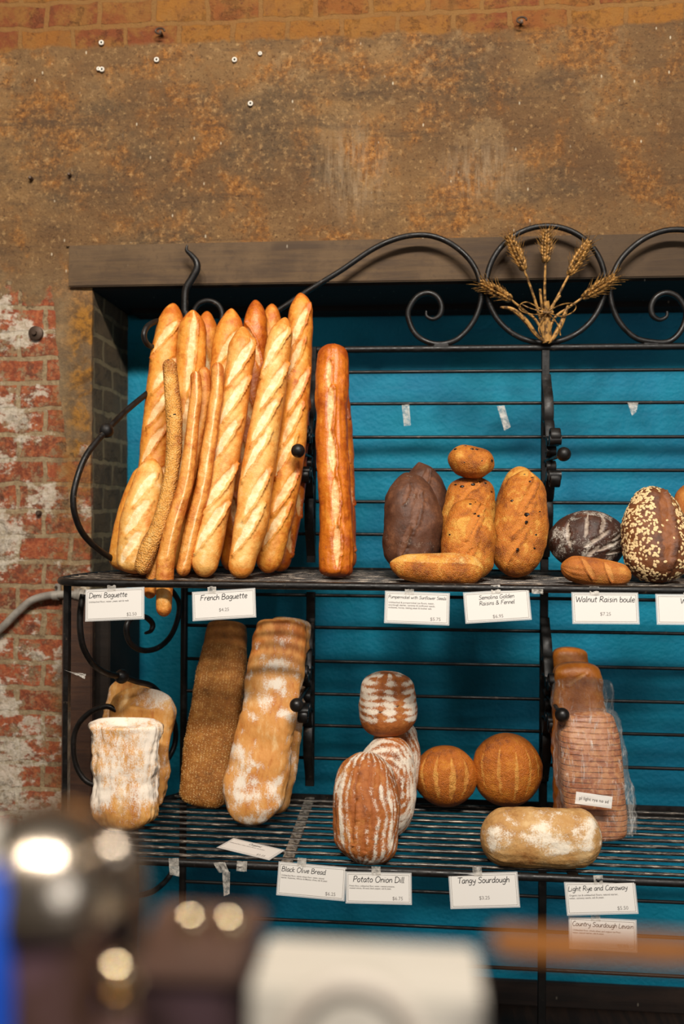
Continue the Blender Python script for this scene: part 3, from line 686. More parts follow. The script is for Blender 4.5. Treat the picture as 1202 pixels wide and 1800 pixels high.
stick([(334, 1050, 1.985, 24), (319, 1013, 1.985, 26), (340, 921, 1.995, 27), (358, 844, 2.01, 26), (375, 730, 2.04, 24), (382, 680, 2.055, 23), (382, 637, 2.06, 22)][1:], 'thin golden stick in front of the palest baguette, with a seam along it', TWS, 33, slashes=[(.1+.12*i, .3, .06, .002, .03) for i in range(8)], ear=.25)
stick([(262, 1052, 1.985, 22), (270, 1010, 1.985, 24), (298, 930, 2.0, 26), (330, 844, 2.02, 26), (352, 740, 2.06, 24), (360, 690, 2.075, 23), (358, 645, 2.08, 22)], 'golden stick hidden behind the twisted ones, its end hanging under the shelf', TWS, 34)

GL = 'oval loaves on the upper shelf'
def oval(pts, mat, lab, seed, cat='loaf', name='bread_loaf', group=GL, **k):
    a = dict(ratio=.78, cap=(1.3, 1.3), seed=seed, lump=.085, nu=110, nv=96, depth=.13, ear=.13); a.update(k)
    return loaf(name, pts, mat, lab, cat, group, **a)
# pumpernickel
oval([(738, 1004, 2.24, 70), (746, 940, 2.25, 84), (748, 880, 2.26, 80), (741, 835, 2.27, 55), (736, 812, 2.27, 24)], PUM, 'dark pumpernickel loaf standing behind, its pointed top showing', 41, slashes=[(.8, .1, .045, .010, .5)], cap=(1, 1.6), capp=(2, 1.5))
oval([(722, 1010, 2.05, 74), (723, 970, 2.06, 96), (725, 920, 2.07, 104), (720, 870, 2.09, 88), (712, 831, 2.11, 54)], PUM, 'dark brown pumpernickel loaf in front with faint cracks', 42, slashes=[(.55, .15, .05, .011, .35), (.3, -.25, .045, .010, .3), (.72, -.1, .03, .008, .4)], cap=(.9, 1.5), capp=(2, 1.7),
     flour=lambda t, th, q: .02+.4*noise.noise(q*20))
sl3 = lambda ang=0: [(.25, ang-.1, .05, .010, .45), (.48, ang, .055, .011, .42), (.7, ang+.15, .05, .010, .4), (.88, ang+.2, .03, .007, .4)]
o, sf = oval([(822, 1006, 2.15, 84), (822, 950, 2.16, 94), (823, 900, 2.17, 92), (828, 862, 2.19, 80), (829, 838, 2.20, 66)], SEM, 'upright semolina raisin loaf at the back carrying a smaller loaf on its top', 43, slashes=[(.75, -.2, .05, .008, .5), (.9, .3, .04, .008, .5)], cap=(.9, .7))
raisins(o, sf, [(.86, 0, 1), (.90, .35, .7), (.89, .6, .7), (.80, -.45, .9), (.84, -.8, .7), (.93, -.1, .6), (.82, .9, .6)])
o, sf = oval([(824, 1021, 2.0, 84), (823, 980, 2.01, 92), (823, 940, 2.02, 92), (827, 900, 2.04, 72), (831, 877, 2.05, 44)], SEM, 'upright semolina loaf in front of the stacked pair, with diagonal scores', 44, slashes=sl3(), cap=(.8, .9))
raisins(o, sf, [(.72, .35, .9), (.74, .12, .6), (.87, -.1, .6), (.5, -.8, .5), (.93, .2, .5), (.12, .6, .6)])
o, sf = oval([(918, 1004, 2.24, 60), (912, 930, 2.25, 84), (912, 870, 2.26, 72), (914, 820, 2.27, 36)], SEM, 'semolina loaf standing behind, only its left edge and tip showing', 45, cap=(1, 1))
o, sf = oval([(904, 1015, 2.08, 64), (908, 970, 2.09, 88), (916, 920, 2.11, 94), (921, 870, 2.13, 76), (925, 827, 2.15, 44)], SEM, 'semolina raisin loaf standing at the right beside the iron post', 46, slashes=sl3(-.1), cap=(.9, 1.3), capp=(2, 1.8))
raisins(o, sf, [(.53, .05, 1.3), (.45, .08, .8), (.22, -.05, .9), (.85, .1, .8), (.9, .35, .7), (.65, -.6, .7), (.37, .5, .6), (.25, .6, .6), (.92, -.2, .5), (.58, .6, .5)])
o, sf = oval([(787, 804, 2.16, 46), (808, 808, 2.16, 54), (830, 813, 2.16, 56), (852, 817, 2.16, 50), (868, 822, 2.16, 36)], SEM, 'small semolina loaf balanced on top of the standing one', 47, cap=(1.1, 1.1), ratio=1.2)
raisins(o, sf, [(.12, -.9, .8), (.45, -.9, .8), (.55, -1.0, .8), (.9, -.5, .9), (.3, -1.1, .6), (.7, -.1, .5), (.35, .2, .4)])
oval([(685, 990, 1.96, 30), (712, 996, 1.96, 44), (760, 1000, 1.96, 54), (810, 1001, 1.96, 56), (850, 1003, 1.96, 42)], SEM, 'semolina loaf lying on its side at the front edge of the shelf', 48, cap=(2.0, 1.2), ratio=1.0, flour=lambda t, th, q: .1 if th > -.4 else .42, tone=lambda t, th, q: -.3 if th < -.5 else .1)
# walnut boule: round, flour on the scores
def boule(cx, cy, Y, w, h, mat, lab, seed, slashes, group, name='round_bread', ratio=.72, **k):
    r = h/2; P = [(cx, cy+h/2, Y, w), (cx, cy+h/4, Y, w), (cx, cy, Y, w), (cx, cy-h/4, Y, w), (cx, cy-h/2, Y, w)]
    a = dict(ratio=ratio, cap=(h/w, h/w), seed=seed, lump=.035, nu=120, nv=110, slashes=slashes, depth=.05, ear=.03); a.update(k)
    return loaf(name, P, mat, lab, 'round loaf', group, **a)
boule(1034, 951, 2.16, 130, 108, WAL, 'dark walnut boule dusted with white flour strokes', 51, [(.62, -.75, .04, .007, -.35), (.75, -.2, .035, .007, .1), (.8, .35, .035, .007, .6), (.55, .1, .045, .006, 1.0), (.45, .45, .045, .006, 1.2), (.3, -.1, .04, .006, .8), (.35, .7, .035, .005, 1.4), (.6, .75, .03, .005, 1.1)], None, lump=.05, depth=.1,
      flour=lambda t, th, q: .28+.5*noise.noise(q*26))
oval([(986, 994, 1.965, 30), (1010, 1000, 1.965, 44), (1045, 1005, 1.965, 48), (1085, 1010, 1.965, 42), (1109, 1015, 1.965, 26)], ORB, 'small orange-brown loaf lying in front of the dark boule', 52, cap=(1.2, 1.2), ratio=1, lump=.08, wrinkle=.06, slashes=[(.35, -.3, .03, .007, 1.0), (.65, -.2, .03, .007, 1.1)])
# oat loaf
o, sf = oval([(1157, 1026, 2.02, 96), (1154, 985, 2.03, 112), (1151, 940, 2.05, 114), (1147, 895, 2.07, 88), (1144, 857, 2.09, 50)], OAT, 'brown loaf covered in oat flakes with a bare split down the middle', 53, slashes=[(.5, .18, .10, .016, .06)], cap=(.8, .9), depth=.06, ear=.16)
OATM = plain('oat flake', '#dfc08c', .6)
scatter(o, sf, 900, .0042, OATM, 'oat_flakes', trange=(.03, .99), th=1.7, sc=(1, .68, .16), seed=5, mask=lambda t, an, r: abs((an-.18)*1.0) > .30 or abs(t-.5) > .42 or r.random() < .03)
oval([(1222, 1015, 2.2, 70), (1220, 960, 2.21, 84), (1216, 900, 2.22, 70), (1212, 850, 2.23, 40)], ORB, 'orange-brown loaf cut by the right edge of the photo, behind the oat loaf', 54, cap=(1, 1))

# ---------------- lower shelf
GC = 'ciabatta loaves at the left of the lower shelf'
def flare(am, top=True):
    def f(v, t, th, T, N, B, r):
        s = math.copysign(abs(math.sin(th))**2, math.sin(th))
        e = max(0, (t-.9)/.1)**1.5
        return v+T*(am*e*(abs(math.sin(th))**3-.35))*r
    return f
cfl = lambda a, b: (lambda t, th, q: a+b*noise.noise(q*9+Vector((5, 2, 1)))+.12*noise.noise(Vector((q.x*170, q.z*16, 0))))
loaf('ciabatta_loaf', [(215, 1398, 2.305, 78), (222, 1350, 2.31, 96), (226, 1280, 2.315, 96), (232, 1230, 2.32, 92), (236, 1196, 2.325, 84)], CIA, 'ciabatta at the very back of its group, rounded pale top showing', 'ciabatta', GC, ratio=.35, cap=(.5, .6), capp=(3, 2.5), sq=2.6, lump=.12, wrinkle=.07, seed=62, flour=cfl(.3, .9))
loaf('ciabatta_loaf', [(242, 1418, 2.20, 92), (248, 1350, 2.205, 98), (250, 1300, 2.21, 100), (252, 1262, 2.215, 116), (256, 1230, 2.22, 128)], CIA, 'ciabatta in the middle of its group, wavy top corner sticking out right', 'ciabatta', GC, ratio=.35, cap=(.5, .35), capp=(3, 2.6), sq=3.0, lump=.14, wrinkle=.08, seed=63, flour=cfl(.25, .9), fold=flare(.5))
loaf('ciabatta_loaf', [(222, 1460, 2.07, 92), (220, 1420, 2.075, 118), (221, 1370, 2.08, 114), (221, 1325, 2.085, 116), (222, 1292, 2.09, 126), (223, 1271, 2.095, 142)], CIA, 'white-floured ciabatta in front, square top and bulging bottom', 'ciabatta', GC, ratio=.42, cap=(.75, .2), capp=(2.4, 3.5), sq=3.4, lump=.12, wrinkle=.12, nu=150, nv=90, seed=61,
     flour=lambda t, th, q: (.75 if t > .35 else .75-(.35-t)*3)+.55*noise.noise(q*13)+.2*noise.noise(Vector((q.x*190, q.z*18, 3))), fold=flare(.22))
o, sf = loaf('bread_loaf', [(356, 1418, 2.23, 82), (363, 1370, 2.235, 92), (370, 1320, 2.245, 94), (380, 1250, 2.25, 93), (388, 1190, 2.28, 88), (396, 1130, 2.31, 78), (401, 1092, 2.33, 66)], SES, 'long brown sesame-crusted loaf standing upright, leaning right', 'loaf', None, ratio=.55, cap=(.6, .35), capp=(2.6, 3), sq=2.6, lump=.06, seed=64, wrinkle=.03)
scatter(o, sf, 3200, .0019, SEEDS, 'sesame_seeds', trange=(.02, .86), th=1.9, seed=8)
BIG = crust('floury long loaf crust', '#b5651f', '#d3924a', '#e3b67c', '#efdab8', '#efe4d2', rough=.65, stretch=(1.4, 1, .6))
loaf('bread_loaf', [(461, 1428, 2.21, 92), (476, 1340, 2.22, 94), (490, 1250, 2.25, 92), (502, 1150, 2.29, 86), (512, 1086, 2.32, 66)], BIG, 'long loaf hidden behind the floury one, its right edge showing', 'loaf', None, ratio=.4, cap=(.7, .4), capp=(2.5, 3), sq=2.5, seed=66, lump=.1, wrinkle=.05, flour=cfl(.3, .7))
loaf('bread_loaf', [(450, 1450, 2.11, 74), (447, 1415, 2.12, 104), (450, 1370, 2.13, 112), (462, 1310, 2.14, 104), (475, 1247, 2.15, 100), (484, 1180, 2.18, 98), (491, 1140, 2.20, 93), (496, 1090, 2.22, 88)], BIG, 'long pale floury loaf standing in front, beside the sesame loaf', 'loaf', None, ratio=.5, cap=(.9, .3), capp=(2.2, 3.2), sq=2.6, lump=.09, wrinkle=.045, seed=65, nu=150,
     flour=lambda t, th, q: .20+.5*noise.noise(q*11+Vector((2, 0, 4)))+.7*noise.noise(q*34)+.28*max(0, min(1, (.35-t)/.3))-.6*max(0, t-.75)+.15*noise.noise(Vector((q.x*180, q.z*16, 2))), tone=lambda t, th, q: .35*max(0, t-.75)/.25)
GP = 'floury striped potato onion loaves'
def band(cx=0, k=1.0, f=240):
    def fn(t, th, q):
        rr = math.hypot((t-.5)*1.25, th*.42)
        return .40+.24*math.sin(rr*62+1.6*noise.noise(q*25))+.75*noise.noise(q*14+Vector((k, 0, 3)))+.1*min(1, rr*2)
    return fn
def stripe(t, th, q): return .22+.26*math.sin(th*23+2.5*noise.noise(q*18)+t*3)+.7*noise.noise(q*15)+.35*min(1, math.hypot((t-.5)*2, th/.95))**3
loaf('bread_loaf', [(694, 1432, 2.22, 60), (697, 1350, 2.23, 80), (696, 1300, 2.25, 78), (695, 1262, 2.27, 56)], POT, 'striped loaf at the very back, between the stacked top loaf and others', 'loaf', GP, ratio=.75, cap=(.9, .9), seed=74, lump=.07, flour=band())
loaf('bread_loaf', [(668, 1470, 2.08, 84), (674, 1440, 2.09, 100), (680, 1380, 2.11, 104), (677, 1330, 2.13, 94), (669, 1295, 2.15, 66)], POT, 'striped floury loaf directly behind the front one, right edge showing', 'loaf', GP, ratio=.75, cap=(.9, .9), seed=72, lump=.07, flour=lambda t, th, q: band()(t, th, q)+.25)
loaf('bread_loaf', [(636, 1519, 1.935, 92), (643, 1480, 1.945, 112), (645, 1425, 1.96, 118), (644, 1370, 1.98, 104), (650, 1322, 2.01, 70)], POT, 'large brown loaf with white flour stripes standing in front', 'loaf', GP, ratio=.75, cap=(.75, .9), seed=71, lump=.06, nu=150, nv=100, wrinkle=.05, flour=lambda t, th, q: (stripe(t, th, q) if abs(th) < .9 else band()(t, th, q))-.02,
     slashes=[(.5, -.35, .08, .007, .05), (.55, .2, .08, .006, -.05), (.3, 0, .05, .006, .1)])
loaf('bread_loaf', [(683, 1293, 2.16, 78), (681, 1262, 2.16, 98), (681, 1235, 2.16, 100), (682, 1205, 2.16, 92), (683, 1181, 2.16, 72)], POT, 'short floury loaf stacked on top of the striped loaves', 'loaf', GP, ratio=.9, cap=(.75, .7), capp=(2.6, 2.6), sq=2.4, seed=73, lump=.06, nv=90,
     flour=lambda t, th, q: (.62+.26*math.sin(t*60+2*noise.noise(q*20))+.6*noise.noise(q*22)-.6*math.exp(-((th-(.45 if th > .1 else -.2))/.16)**2)) if t > .27 else -.1, slashes=[(.68, -.25, .035, .006, 0), (.74, .3, .03, .005, 0)])
GR = 'two round loaves with pale vertical scores'
boule(783, 1364, 2.26, 110, 106, BOU, 'smaller round golden loaf with four pale scores, left of the pair', 75, [(.56, -.85, .055, .0065, -.25), (.52, -.32, .062, .007, -.12), (.52, .2, .062, .010, .05), (.55, .7, .055, .008, .18)], GR, depth=.01, ear=.0)
boule(891, 1353, 2.27, 120, 128, BOU, 'bigger round golden loaf beside the iron post, right of the pair', 76, [(.55, -.85, .06, .0045, -.2), (.52, -.3, .072, .0055, -.08), (.47, .2, .074, .006, .05), (.5, .62, .07, .005, .12), (.6, 1.0, .05, .004, .2)], GR, depth=.01, ear=.0)
oval([(844, 1469, 1.95, 78), (880, 1471, 1.95, 98), (950, 1472, 1.95, 102), (1020, 1474, 1.95, 98), (1057, 1477, 1.95, 72)], TAN, 'floury tangy sourdough loaf lying flat at the front of the lower shelf', 77, cap=(1.0, 1.0), capp=(2.3, 2.3), ratio=.85, lump=.05, group=None, nv=90, wrinkle=.03,
     flour=lambda t, th, q: .48+.5*noise.noise(q*12)+.5*noise.noise(q*40)-.9*max(0, min(1, (th-.05+.3*noise.noise(q*20))/.55))-.35*max(0, -th-.9))
# bagged rye
oval([(1006, 1424, 2.28, 60), (1003, 1300, 2.28, 66), (1001, 1200, 2.30, 68), (1002, 1137, 2.31, 56)], RYE, 'bare rye loaf at the back of the rye row, its crust highest', 81, ratio=.6, cap=(.5, .55), capp=(3, 2.6), sq=3, group=None)
o_b, sfb = oval([(1022, 1448, 2.175, 88), (1018, 1330, 2.17, 90), (1015, 1230, 2.19, 90), (1013, 1163, 2.20, 78)], RYE, 'rye loaf in clear film behind the labelled one, shiny rounded crust', 82, ratio=.6, cap=(.5, .55), capp=(3, 2.5), sq=2.8, slashes=[(.9, -.1, .03, .006, 1.0)], group=None)
def sl_mat():
    n = NT('sliced rye crust', .45); s = n.n('ShaderNodeSeparateXYZ'); n.lk(n.pos, s.inputs[0])
    wv = n.math('SINE', n.math('MULTIPLY', n.math('ADD', s.outputs[2], n.math('MULTIPLY', n.noise(12), .006)), 520)); gap = n.ramp(n.math('ADD', wv, n.math('MULTIPLY', n.math('SUBTRACT', n.noise(40, 5), .5), 1.6)), .6, 1.3)
    c = n.mix(n.ramp(n.noise(20, 5), .4, .6), '#a4673a', '#8a4a22'); c = n.mix(n.ramp(n.noise(90, 5), .45, .65, 0, .6), c, '#bb8450'); c = n.mix(n.math('MULTIPLY', gap, .6), c, '#6a3716')
    n.bump(n.math('SUBTRACT', 1, gap), .8, .003); n.bump(n.noise(120), .4, .002); return n.col(c)
def film_mat():
    n = NT('clear plastic film', .12); n.col('#f2efe8'); n.lk(n.ramp(n.noise(28, 5, .7, n.mapv((2.2, 1, .5)), 1.2), .52, .72, .06, .42), n.b.inputs['Alpha'])
    n.b.inputs['Specular IOR Level'].default_value = 1.0; n.bump(n.noise(26, 5, .6, n.mapv((2, 1, .5)), 1.5), 1.0, .018); return n.m
FILM = film_mat()
bl, sfl = loaf('wrapped_loaf', [(1048, 1476, 2.065, 96), (1045, 1440, 2.070, 104), (1041, 1390, 2.075, 106), (1036, 1330, 2.095, 106), (1031, 1280, 2.115, 98), (1027, 1250, 2.125, 84)], sl_mat(), 'sliced light rye loaf in a clear bag with a white label', 'loaf', None, ratio=.62, cap=(.35, .4), capp=(3.2, 2.6), sq=3.6, lump=.03, seed=83)
def film(pts, parent, seed, ratio=.7, sq=3, amp=.14):
    o, s = loaf('plastic_bag', pts, FILM, None, None, ratio=ratio, cap=(.3, .3), sq=sq, lump=amp, wrinkle=.10, seed=seed, parent=parent, nu=90, nv=90)
    return o
film([(1062, 1480, 2.065, 118), (1050, 1440, 2.070, 124), (1044, 1390, 2.075, 122), (1036, 1330, 2.095, 116), (1030, 1280, 2.115, 106), (1024, 1246, 2.125, 86)], bl, 84, ratio=.66)
a = MB()                                           # loose corner of the bag
q = [at(1098, 1380, 2.02), at(1120, 1465, 2.0), at(1096, 1477, 2.0), at(1112, 1474, 2.0), at(1072, 1484, 2.0)]
g = 14; A_, B_, C_, D_ = at(1092, 1330, 2.075), at(1086, 1476, 2.055), at(1121, 1466, 2.03), at(1098, 1350, 2.06)
vs = []
for i in range(g+1):
    for j in range(g+1):
        u, v = i/g, j/g; p = A_.lerp(B_, u).lerp(D_.lerp(C_, u), v); p += noise.noise_vector(p*60)*.006; vs.append(p)
a.add(vs, [[i*(g+1)+j, i*(g+1)+j+1, (i+1)*(g+1)+j+1, (i+1)*(g+1)+j] for i in range(g) for j in range(g)]); a.build('plastic_bag', FILM, bl)
film([(1020, 1262, 2.155, 90), (1022, 1240, 2.155, 98), (1020, 1215, 2.16, 98), (1018, 1190, 2.17, 96)], o_b, 85, amp=.2)

# ================================================================== CARDS
G = {  # handwritten letters: advance, strokes; cap height 10, x height 6
'A': (9, '0 0,2 4,4.5 10,6.5 4,8 0;1.6 3.6,7 3.8'), 'B': (8, '1 10,.6 0;.4 9.6,4 10.3,6 8,4.5 5.8,1 5.2,5 5,7 2.6,5 .2,.5 0'), 'C': (8, '7 9,5 10,2 8,.6 4,2 .6,5 0,7.4 1.6'),
'D': (9, '1.2 10,.8 0;0 9.6,4 10,7.6 7.5,8 4,5.5 .8,.4 0'), 'F': (7.5, '1.6 9.8,1 5,.6 0;.8 9.8,4 10,7.5 10.4;1 5.4,5.4 5.8'), 'G': (9, '7.6 9,5 10,2 8,.6 4,2.4 .4,6 .4,7.8 3.8,4.8 4.2'),
'L': (6.5, '1.6 10,.8 5,.6 .2,3 0,6.4 .6'), 'O': (10, '5 10,2 8.5,.6 4.6,2.4 .4,6 .2,8.8 4,8.4 8,5.4 10,4 9.8'), 'P': (7.5, '1.6 9.6,1 5,.8 0;.4 9,3.6 10.2,6.6 8.6,5.6 5.6,1 4.6'),
'R': (8, '1.4 10,.6 0;.4 9.4,4 10.2,6.4 8,4.6 5.4,1 4.8,3.6 4,7.6 0'), 'S': (7.5, '6.6 8.8,4.4 10,1.6 8.6,2 6.4,5.6 4.4,5.8 1.4,3 0,.4 1.4'), 'T': (8, '.2 9.6,4 9.8,8.6 10;4.4 9.8,4 5,3.8 0'),
'W': (12, '.6 10,2 4,3 0,5 5,6 8,7.4 3,8.4 0,10.4 5,11.6 10'),
'a': (6.5, '5.2 5.2,3 6,.8 4,.8 1.2,2.6 0,4.6 2,5.2 5.4,5 1.6,6.2 0'), 'b': (6.2, '.9 10,.8 5,.8 .4;.8 3.6,3 5.8,5.2 4,4.6 .8,2 0,.8 1'), 'c': (5.5, '4.8 5,3 6,.8 4,.8 1.2,2.6 0,5 1'), 'd': (6.8, '5.2 4.8,3 6,.8 4,.8 1.2,2.6 0,4.8 2;5.6 10.4,5.2 5,5.4 .6,6.4 0'),
'e': (5.8, '1 3,4.6 3.6,4.4 5.6,2.6 6,.8 4,.8 1.4,2.6 0,5.2 1'), 'f': (5, '4.8 9.6,3 10,2 8,2 3,1.6 -2;0 5.4,4.2 5.8'), 'g': (6.3, '5 5,3 6,.8 4,1.2 1.4,3 .8,5 3,5.2 5.6,5 0,4 -3,1.4 -3.4,.4 -2.2'), 'h': (6.2, '1 10,.8 5,.6 0;.8 3.4,3 5.8,4.8 5,5 2,5.2 0'),
'i': (3, '1.2 6,1 3,1.4 0;1.3 8.4,1.5 8.8'), 'k': (6, '1 10,.8 5,.6 0;5 6,1 3,5.4 0'), 'l': (2.8, '1.2 10.2,1 5,1.2 .6,2.4 0'), 'm': (9.4, '.8 6,.8 3,.6 0;.8 3.6,2.6 5.8,4.2 5,4.4 0;4.4 3.6,6.4 5.8,8 5,8.2 0'),
'n': (6.2, '.8 6,.8 3,.6 0;.8 3.6,3 5.8,4.8 5,5.2 0'), 'o': (6.2, '3 6,.8 4.4,.8 1.4,2.6 0,4.8 1.4,5.2 4.2,3.4 6,2.4 5.8'), 'p': (6.2, '.8 6,.8 1,.4 -3.4;.8 4,3 6,5.2 4.4,4.8 1.4,2.6 .2,.9 1.2'), 'r': (5, '.8 6,.8 3,.6 0;.8 3.4,2.4 5.6,4.6 5.6'),
's': (5, '4.2 5.2,2.4 6,1 4.8,2.4 3.2,4 1.8,2.6 .1,.4 .8'), 't': (5, '2.4 9,2 4,2.2 .8,3.8 0;.2 6,4.6 6.4'), 'u': (6.3, '.8 6,.7 2,2.2 0,4.4 1.6,5.2 6,5 1.6,6.2 0'), 'v': (5.8, '.4 6,1.4 3,2.6 0,4 3,5.2 6'), 'w': (8.2, '.4 6,1.2 2,2.2 0,4 4.6,5.2 0,6.4 2.4,7.6 6'),
'x': (5.6, '.6 6,2.8 3,5 0;5 6,2.8 3,.4 0'), 'y': (6, '.6 6,1 3,3 1.6,5 3;5.4 6,4.8 1,3.4 -3,.8 -3.4'), '&': (8.5, '7.6 0,4.4 4,1.8 7.6,3 9.8,5 8.6,4 5.8,1 3,1.6 .4,4.4 .2,7.4 4.2'), ' ': (4, '')}
def hand(mb, txt, M, x, y, size, wid):
    s = size/10
    for ch in txt:
        adv, st = G[ch]
        for stroke in st.split(';'):
            if not stroke: continue
            pts = [tuple(float(v) for v in p.split()) for p in stroke.split(',')]
            q = cr(pts, 4); q = [(x+(px+py*.12)*s, y+py*s) for px, py in q]; n = len(q); vs = []
            for i in range(n):
                a, b = q[max(0, i-1)], q[min(n-1, i+1)]; dx, dy = b[0]-a[0], b[1]-a[1]; l = math.hypot(dx, dy) or 1; nx, ny = -dy/l*wid/2, dx/l*wid/2
                vs += [M @ Vector((q[i][0]+nx, q[i][1]+ny, 0)), M @ Vector((q[i][0]-nx, q[i][1]-ny, 0))]
            mb.add(vs, [[2*i, 2*i+1, 2*i+3, 2*i+2] for i in range(n-1)])
        x += adv*s
def hand_w(txt, size): return sum(G[c][0] for c in txt)*size/10
def typed(mb, txt, M, x, y, size, align='LEFT', thick=0.0):
    c = bpy.data.curves.new('t', 'FONT'); c.body = txt; c.size = size; c.align_x = align; c.offset = thick; c.resolution_u = 2
    o = bpy.data.objects.new('t', c); me = bpy.data.meshes.new_from_object(o)
    mb.add([M @ Vector((v.co.x+x, v.co.y+y, 0)) for v in me.vertices], [list(p.vertices) for p in me.polygons])
    bpy.data.objects.remove(o); bpy.data.curves.remove(c); bpy.data.meshes.remove(me)
PAPER = plain('white card paper', '#d9d4cd', .45); INK = plain('black ink', '#141212', .6); GREY = plain('grey ink', '#77716c', .6)
SLV = NT('clear card sleeve', .15); SLV.col('#e8e6e2'); SLV.b.inputs['Alpha'].default_value = .35
TAPE = NT('clear sticky tape', .25); TAPE.col('#cfc8bd'); TAPE.lk(TAPE.ramp(TAPE.noise(60, 5, .7), .35, .65, .25, .75), TAPE.b.inputs['Alpha']); TAPE.bump(TAPE.noise(90, 5), .9, .004)
def sheet(mb, M, x0, x1, y0, y1, z, n=6, amp=0, seed=0):
    vs = []
    for j in range(n+1):
        for i in range(n+1):
            u, v = i/n, j/n; vs.append(M @ Vector((x0+(x1-x0)*u, y0+(y1-y0)*v, z+amp*noise.noise(Vector((u*3, v*3, seed))))))
    mb.add(vs, [[j*(n+1)+i, j*(n+1)+i+1, (j+1)*(n+1)+i+1, (j+1)*(n+1)+i] for j in range(n) for i in range(n)])
GCARD = 'handwritten price cards taped to the rack'
def card(c0, c1, c2, c3, Y, title, fine, price, lab, ts=None, tcol=INK, pts3=None, tape=True, bits=None, tx=None, price_x=None):
    """corners TL TR BR BL in pixels"""
    if pts3: A, B, C, D = pts3
    else: A, B, C, D = [at(c[0], c[1], Y+(.006 if i < 2 else -.006)) for i, c in enumerate((c0, c1, c2, c3))]
    O = (A+B+C+D)/4; U = ((B-A)+(C-D)).normalized(); Vv = ((A-D)+(B-C)); Vv = (Vv-U*Vv.dot(U)).normalized(); N = U.cross(Vv)
    W = ((B-A).length+(C-D).length)/2; H = ((A-D).length+(B-C).length)/2
    M = Matrix((U, Vv, N)).transposed().to_4x4(); M.translation = O
    MT = M @ Matrix.Translation((0, 0, .0009))
    e = empty('price_card', O)
    a = MB(); a.box(-W/2, W/2, -H/2, H/2, -.0003, .0003, 0, M); a.build('sleeve', SLV.m, e, smooth=False)
    w, h = W-.006, H-.006
    a = MB(); a.box(-w/2, w/2, -h/2, h/2, -.0002, .0006, 0, M); a.build('paper', PAPER, e, smooth=False)
    a = MB(); bw, bh, t = w/2-.0022, h/2-.0022, .0007
    for (x0, x1, y0, y1) in ((-bw, bw, bh-t, bh), (-bw, bw, -bh, -bh+t), (-bw, -bw+t, -bh, bh), (bw-t, bw, -bh, bh)): a.add([MT @ Vector(p) for p in ((x0, y0, 0), (x1, y0, 0), (x1, y1, 0), (x0, y1, 0))], [[0, 1, 2, 3]])
    a.build('border', GREY, e, smooth=False)
    a = MB(); ls = title.split('\n'); y = bh-.0045
    for ln in ls:
        hw_ = hand_w(ln, 1); sz = min((ts or .0108)*1.12, (2*bw-.005)/hw_); y -= sz*.95
        xx = -hand_w(ln, sz)/2 if tx is None else -bw+tx; hand(a, ln, MT, xx, y, sz, sz*.12); y -= .0045
    a.build('title', tcol, e, smooth=False)
    if fine:
        a = MB(); y -= .0005
        fs = min(.0060, (2*bw-.006)/(max(len(l) for l in fine)*.52))
        for ln in fine: y -= fs*1.05; typed(a, ln, MT, -bw+.003, y, fs, thick=.00008)
        a.build('small_print', GREY, e, smooth=False)
    if price:
        a = MB(); pc = price_x if price_x is not None else (bw*.62 if fine else 0); typed(a, price, MT, pc, -bh+(.004 if fine else .013 if len(ls) == 1 else .0035), .0105, 'CENTER'); a.build('price', GREY, e, smooth=False)
    if tape:
        a = MB(); s0 = random.uniform(-.2, .1)*W; sheet(a, M @ Matrix.Translation((0, 0, .0013)), s0-.009, s0+.011, H/2-.007, H/2+.012, 0, 8, .002, random.random()*9); a.build('tape', TAPE.m, e)
    tag(e, lab, 'price card', GCARD); return e
YC = FRONT-.013
card((149, 1036), (253, 1032), (254.6, 1088), (151, 1093), YC, 'Demi Baguette', ['Unbleached flour, water, yeast, salt & malt'], '$2.50', 'price card reading Demi Baguette, $2.50, blue-edged', .0100, tx=.003)
card((337, 1041), (448, 1033), (451, 1085.5), (339, 1091.6), YC, 'French Baguette', None, '$4.25', 'price card reading French Baguette, $4.25')
card((675.7, 1038.5), (790.5, 1042), (789.5, 1100), (675.7, 1095), YC, 'Pumpernickel w/ Sunflower Seeds'.replace('w/', 'with'), ['Unbleached & pumpernickel rye flours, water,', 'sourdough starter, caraway & sunflower seeds,', 'molasses, honey, baking yeast & kosher salt.'], '$5.75', 'price card reading Pumpernickel with Sunflower Seeds, $5.75')
card((814.7, 1042), (930, 1033.6), (933.8, 1090), (817, 1096), YC, 'Semolina Golden\nRaisins & Fennel', None, '$6.95', 'price card reading Semolina Golden Raisins & Fennel, $6.95', .0078)
card((1004.5, 1041), (1121.7, 1041.4), (1123.6, 1097.5), (1005.5, 1096.6), YC, 'Walnut Raisin boule', None, '$7.25', 'price card reading Walnut Raisin boule, $7.25')
card((1152.7, 1044), (1269, 1045), (1270, 1099), (1153, 1098), YC, 'Whole\nP', None, None, 'price card reading Whole, cut off by the right edge of the photo', .0098)
card((491.5, 1514), (610, 1525), (604.7, 1584), (483.4, 1573.4), YC, 'Black Olive Bread', ['Unbleached flour, whole wheat flour, water, natural', 'starter, Kalamata, Alfonso & Mission olives, salt & yeast'], '$6.25', 'price card reading Black Olive Bread, $6.25', .0092, tx=.003)
card((608.3, 1533), (723, 1533), (724, 1592), (606.5, 1586.6), YC-.002, 'Potato Onion Dill', ['Potato flour, unbleached flour, water, roasted potatoes,', 'roasted onions, dill seed, black pepper, salt & yeast.'], '$6.75', 'price card reading Potato Onion Dill, $6.75')
card((788.8, 1535.5), (910, 1532), (913.4, 1595), (790.5, 1598), YC, 'Tangy Sourdough', None, '$3.25', 'price card reading Tangy Sourdough, $3.25')
